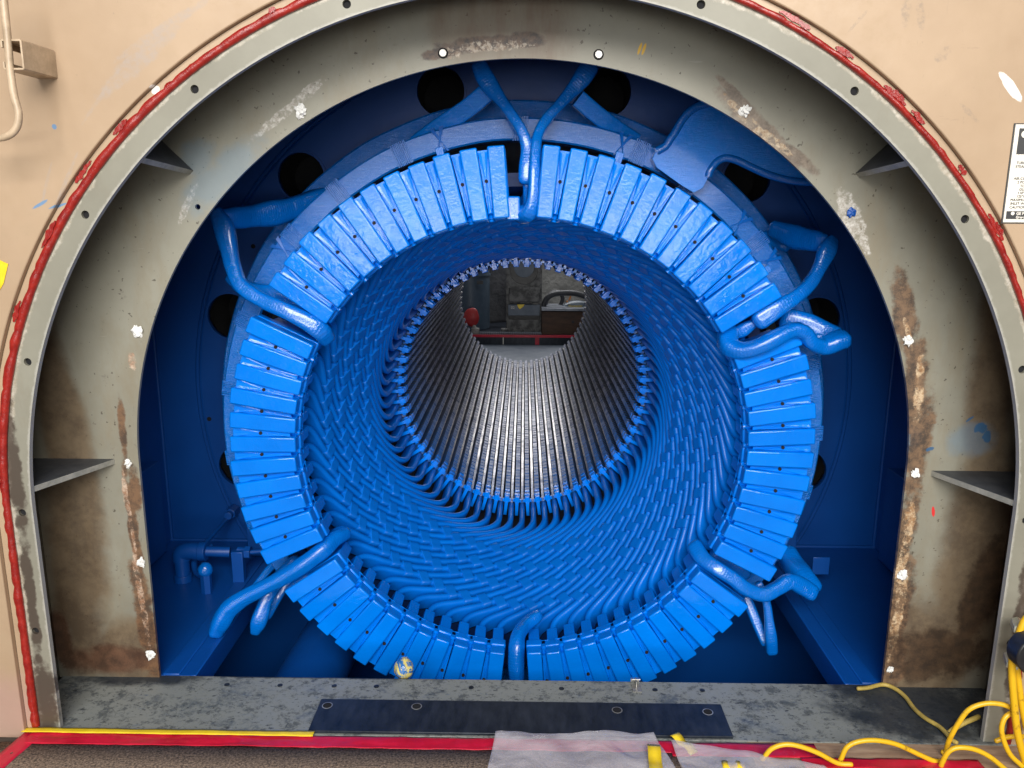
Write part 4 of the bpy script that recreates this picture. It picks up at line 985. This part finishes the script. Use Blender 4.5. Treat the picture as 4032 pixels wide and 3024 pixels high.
# ---- yellow cables
def zc9(x, y): return ((2632+x/1.58)/K, (1974+y/1.58)/K)
def cable(pts, Y0, Y1, lab, r=.0069, mat='yellow_cable'):
    P = []
    for i, (x, y) in enumerate(pts):
        dx, dy = zc9(x, y); p = at(dx, dy, Y0+(Y1-Y0)*i/(len(pts)-1)); p.z = max(p.z, ZD+.012) if p.y < -1.61 else p.z; P.append((p,))
    o = tube('power_cable', P, r, mat, None, 7); return tag(o, lab, 'cable', 'yellow cables at the lower right')
P = []
for x, y in [(1180, 1165), (1240, 1160), (1330, 1140), (1400, 1160), (1470, 1212), (1530, 1290), (1600, 1350), (1690, 1405), (1760, 1480), (1790, 1500)]:
    dx, dy = zc9(x, y); P.append((atz(dx, dy, ZF+.009),))
tag(tube('power_cable', P, .0065, 'old_cable'), 'thin dull yellow cable snaking over the grey sill toward the opening', 'cable', 'yellow cables at the lower right')
cable([(1690, 1680), (1720, 1590), (1745, 1490), (1800, 1385), (1870, 1295), (1970, 1258), (2070, 1262), (2140, 1288)], -1.66, -1.70, 'yellow cable rising in the tallest loop in front of the flange foot')
cable([(1062, 1690), (1075, 1600), (1110, 1530), (1180, 1495), (1290, 1487), (1420, 1512), (1560, 1575), (1650, 1640), (1700, 1700)], -1.70, -1.70, 'yellow cable in a wide low loop over the plywood, middle one of three')
cable([(575, 1690), (590, 1600), (640, 1540), (720, 1513), (810, 1522), (930, 1565), (1050, 1628), (1130, 1690)], -1.70, -1.72, 'yellow cable in the leftmost low loop beside the plastic sheet')
cable([(1690, 1690), (1705, 1620), (1740, 1560), (1800, 1532), (1900, 1542), (2000, 1590), (2110, 1690)], -1.72, -1.74, 'yellow cable in a low loop over the red tape at far right')
cable([(2140, 1310), (2090, 1350), (2072, 1420), (2090, 1500), (2130, 1580), (2200, 1690)], -1.70, -1.72, 'yellow cable curving down beside the flange foot at the right edge')
cable([(2260, 690), (2205, 760), (2165, 880), (2140, 980), (2138, 1100), (2150, 1250), (2165, 1400), (2190, 1520), (2225, 1690)], -1.72, -1.72, 'yellow cable hanging straight down behind the black disc, left of the pair', .0095)
cable([(2168, 1040), (2178, 1120), (2195, 1250), (2225, 1400), (2260, 1500)], -1.71, -1.71, 'yellow cable hanging straight down, right of the pair', .0085)
cable([(2040, 1490), (2100, 1468), (2170, 1462), (2240, 1466)], -1.66, -1.66, 'short yellow cable crossing level behind the hanging pair')
cable([(1700, 1480), (1770, 1420), (1840, 1378), (1930, 1340)], -1.56, -1.53, 'dull yellow cable end lying on the dark sill behind the tallest loop', .0075, 'old_cable')
BD = empty('black_disc', at(2205, 945, -1.72)); tag(BD, 'black disc shaped clamp with two hex nuts at the right edge', 'clamp')
d0 = at(*zc9(2292, 955), -1.76)
bm = bmesh.new(); cyl(bm, d0+Vector((0, -.012, 0)), d0+Vector((0, .04, 0)), .058, 40); part('disc', bm, 'black_rubber', BD, bevel=.004)
for x, y in ((2178, 785), (2132, 1000)):
    h0 = at(*zc9(x, y), -1.70); bm = bmesh.new(); cyl(bm, h0+Vector((.012, .03, 0)), h0+Vector((-.006, -.018, 0)), .017, 6); cyl(bm, h0+Vector((.01, .02, 0)), h0+Vector((.05, .03, -.0)), .010, 12); part('hex_nut', bm, 'zinc', BD, bevel=.002)

# ================================================================ FAR END, seen through the bore
def z6(x, y): return ((1700+x/2.765)/K, (980+y/2.765)/K)
def a6(x, y, Y): return at(*z6(x, y), Y)
ZS = a6(1000, 1045, 5.1).z
bm = bmesh.new(); box(bm, (0, 4.42, ZS-.03), (3.4, 1.36, .06)); tag(finish('far_sill', bm, 'far_grey', bevel=.004), None, None, None, 'structure')
Y5 = 5.12; zt = a6(1000, 955, Y5).z
bm = bmesh.new(); box(bm, (0, Y5+1.6, zt-.03), (7, 3.18, .06)); tag(finish('far_floor', bm, 'dark_steel'), None, None, None, 'structure')
FC = empty('edge_beam', (0, Y5, ZS)); tag(FC, 'black beam capped with a red strip beyond the far end of the bore', 'beam')
bm = bmesh.new(); box(bm, (0, Y5-.01, (ZS+zt)/2), (2.6, .02, zt-ZS)); part('beam', bm, 'dark_steel', FC)
bm = bmesh.new(); zr = a6(1000, 950, Y5-.03).z; box(bm, (0, Y5-.03, zr), (2.6, .02, .026)); part('red_strip', bm, 'red_tape', FC)
bm = bmesh.new(); p = a6(1148, 1005, Y5-.03); box(bm, (p.x, Y5-.026, p.z+.01), (.045, .006, .10)); part('red_patch', bm, 'red_tape', FC)
bm = bmesh.new(); p = a6(778, 1005, Y5-.03); box(bm, (p.x, Y5-.026, p.z+.01), (.010, .006, .09)); part('paint_drip', bm, 'label_white', FC)
bm = bmesh.new(); xl, xr = a6(525, 930, Y5+.02).x, a6(1190, 930, Y5+.02).x
for k in range(34): box(bm, (xl+(xr-xl)*k/33, Y5+.06, zt+.022), (.004, .10, .03))
for k in range(3): box(bm, ((xl+xr)/2, Y5+.02+.04*k, zt+.036), (xr-xl, .004, .004))
tag(finish('floor_grating', bm, 'galvanised'), 'galvanised floor grating strip above the red edge strip', 'grating')
CO = empty('steel_column', (0, 5.5, zt)); tag(CO, 'scuffed grey machine pedestal with a round cut-out beyond the bore', 'pedestal')
Yc = 5.4
def rect6(x0, y0, x1, y1, Y): a = a6(x0, y0, Y); b = a6(x1, y1, Y); return a, b
def slab(name, x0, y0, x1, y1, Y, t_, mat, par, bevel=.004):
    a, b = rect6(x0, y0, x1, y1, Y); bm = bmesh.new(); box(bm, ((a.x+b.x)/2, Y+t_/2, (a.z+b.z)/2), (b.x-a.x, t_, abs(a.z-b.z))); return part(name, bm, mat, par, bevel=bevel)
a, b = rect6(812, 120, 1198, 598, Yc); cc = a6(1005, 245, Yc); rr = abs(a6(1155, 245, Yc).x-cc.x)
o = shape('bearing_frame', [(a.x, b.z), (b.x, b.z), (b.x, a.z), (a.x, a.z)], [circle(cc.x, cc.z, rr, 40)], Yc, Yc+.12, 'column_paint', None, .004); o.parent = CO; o.matrix_parent_inverse = Matrix.Translation(CO.location).inverted()
bm = bmesh.new(); cyl(bm, (cc.x, Yc+.05, cc.z), (cc.x, Yc+.3, cc.z), rr, 40); part('bore_back', bm, 'black_rubber', CO)
r2 = rr*.74; bm = bmesh.new(); cyl(bm, (cc.x, Yc+.02, cc.z+rr*.28), (cc.x, Yc+.06, cc.z+rr*.28), r2, 40); part('inner_disc', bm, 'far_grey', CO, bevel=.003)
slab('door_panel', 840, 420, 1175, 580, Yc-.03, .03, 'column_paint', CO, .008)
slab('label_panel', 832, 606, 1176, 728, Yc-.01, .05, 'far_grey', CO)
slab('shadow_gap', 830, 728, 1176, 772, Yc+.05, .05, 'black_rubber', CO, 0)
slab('base_panel', 815, 775, 1192, 925, Yc-.02, .1, 'column_paint', CO)
for s in (825, 1180): slab('side_rail', s-12, 120, s+12, 930, Yc+.02, .06, 'column_paint', CO, .002)
slab('foot', 750, 870, 830, 912, Yc-.06, .08, 'column_paint', CO, .01)
p = a6(862, 652, Yc-.012); text('02', p.x, p.z, .042, 'label_white', CO, Yc-.0125)
bm = bmesh.new(); p = a6(958, 615, Yc-.014)
f = bm.faces.new([bm.verts.new(p+Vector(v)) for v in ((-.03, 0, .01), (.055, 0, .012), (.04, 0, -.015), (.0, 0, -.045), (-.02, 0, -.02))]); r_ = bmesh.ops.extrude_face_region(bm, geom=[f]); bmesh.ops.translate(bm, vec=(0, .003, 0), verts=[v for v in r_['geom'] if isinstance(v, bmesh.types.BMVert)]); part('warning_sticker', bm, 'yellow_tape', CO)
DR = empty('blue_drum', (0, 5.6, zt)); tag(DR, 'large blue grey drum at the left, beyond the bore', 'drum')
c0 = a6(470, 900, 5.75); rd = abs(a6(650, 900, 5.75).x-c0.x)
bm = bmesh.new(); cyl(bm, (c0.x-.06, 5.75, zt), (c0.x-.06, 5.75, zt+.85), rd+.04, 48); part('barrel', bm, 'drum_paint', DR, bevel=.01)
bm = bmesh.new(); p = a6(520, 375, 5.4); box(bm, (p.x, 5.75-rd-.05, p.z), (.07, .01, .04)); part('label', bm, 'label_ink', DR)
bm = bmesh.new(); lathe(bm, [(rd+.042, 0), (rd+.052, 0), (rd+.052, .02), (rd+.042, .02)], 48); bmesh.ops.rotate(bm, matrix=Matrix.Rotation(PI/2, 3, 'X'), verts=bm.verts); bmesh.ops.translate(bm, vec=(c0.x-.06, 5.75, zt+.62), verts=bm.verts); part('hoop', bm, 'drum_paint', DR)
a, b = rect6(655, 280, 815, 830, 5.9); crumple('hanging_tarp', [(a.x-.05, 5.9, b.z), (b.x+.05, 5.9, b.z), (b.x+.05, 5.95, a.z+.3), (a.x-.05, 5.95, a.z+.3)], 14, 30, 'tarp_dark', 'dark grey tarpaulin hanging between the drum and the pedestal', 'tarpaulin', .03, 3)
a, b = rect6(1190, 200, 1700, 700, 6.3); crumple('hanging_tarp', [(a.x-.1, 6.3, b.z), (b.x+.3, 6.3, b.z), (b.x+.3, 6.4, a.z+.4), (a.x-.1, 6.4, a.z+.4)], 30, 30, 'tarp', 'pale grey wrinkled tarpaulin hanging behind the wooden crate and hose', 'tarpaulin', .05, 9)
BW = bmesh.new(); box(BW, (0, 8.6, .6), (9, .1, 4)); tag(finish('far_wall', BW, 'black_rubber'), None, None, None, 'structure')
RV = empty('capped_stub', a6(430, 745, 5.2)); tag(RV, 'red plastic covered round cap on a grey stub at left beyond the bore', 'cap')
p = a6(432, 745, 5.2); bm = bmesh.new(); bmesh.ops.create_uvsphere(bm, u_segments=32, v_segments=20, radius=abs(a6(517, 745, 5.2).x-p.x), matrix=Matrix.Translation(p) @ Matrix.Diagonal((1, .45, 1.22, 1)))
for v in bm.verts: v.co += (v.co-p).normalized()*.008*mnoise.noise(v.co*22)
part('cover', bm, 'red_cap', RV)
p2 = a6(485, 930, 5.2); bm = bmesh.new(); cyl(bm, (p2.x-.01, 5.2, zt), (p2.x-.01, 5.2, p2.z+.07), .045, 24); cyl(bm, (p2.x-.01, 5.2, p2.z+.05), (p.x+.02, 5.2, p.z-.08), .022, 16); part('stub', bm, 'tarp', RV, bevel=.002)
WB = empty('wooden_crate', (0, 5.3, zt)); tag(WB, 'dark brown wooden crate with a metal top edge right of the pedestal', 'crate')
slab('side_board', 1200, 682, 1720, 940, 5.28, .4, 'wood_box', WB)
slab('top_rail', 1196, 645, 1730, 680, 5.26, .44, 'galvanised', WB)
bm = bmesh.new(); p = a6(1538, 795, 5.275); cyl(bm, (p.x, 5.2775, p.z), (p.x, 5.29, p.z), .016, 16); part('knot', bm, 'black_rubber', WB)
def hose(pts, r, Y, lab, mat='hose'):
    bm = bmesh.new(); cps = spline([tuple(a6(x, y, Y)) for x, y in pts], 14)
    sweep(bm, [(Vector(c), r*(1+.10*(i % 2)), r*(1+.10*(i % 2)), None) for i, c in enumerate(cps)], CIRC); bmesh.ops.recalc_face_normals(bm, faces=bm.faces)
    return tag(finish('vacuum_hose', bm, mat, None, 60), lab, 'hose')
hose([(1215, 640), (1225, 590), (1265, 530), (1340, 490), (1450, 480), (1560, 485), (1680, 520), (1760, 560)], .030, 5.45, 'thick dark ribbed hose arching over the wooden crate')
hose([(1240, 600), (1270, 520), (1330, 470), (1395, 480), (1425, 540), (1400, 610), (1360, 640)], .022, 5.62, 'thinner ribbed hose loop behind the thick one')
VC = empty('shop_vacuum', a6(1580, 600, 5.5)); tag(VC, 'dark blue shop vacuum with yellow lettering standing on the wooden crate', 'vacuum')
p = a6(1570, 600, 5.5); bm = bmesh.new(); bmesh.ops.create_uvsphere(bm, u_segments=32, v_segments=20, radius=.17, matrix=Matrix.Translation((p.x+.02, 5.5, a6(1570, 650, 5.5).z)) @ Matrix.Diagonal((1.1, .6, .55, 1)))
part('body', bm, 'drum_paint', VC)
p = a6(1485, 632, 5.385); text('Vacmaster', p.x, p.z, .038, 'yellow_tape', VC, 5.385)
bm = bmesh.new(); p = a6(1505, 535, 5.45); box(bm, (p.x, 5.45, p.z), (.02, .02, .05), Matrix.Rotation(.3, 3, 'Y')); box(bm, (p.x-.03, 5.45, p.z-.04), (.02, .02, .02)); part('latch', bm, 'orange_plastic', VC, bevel=.003)
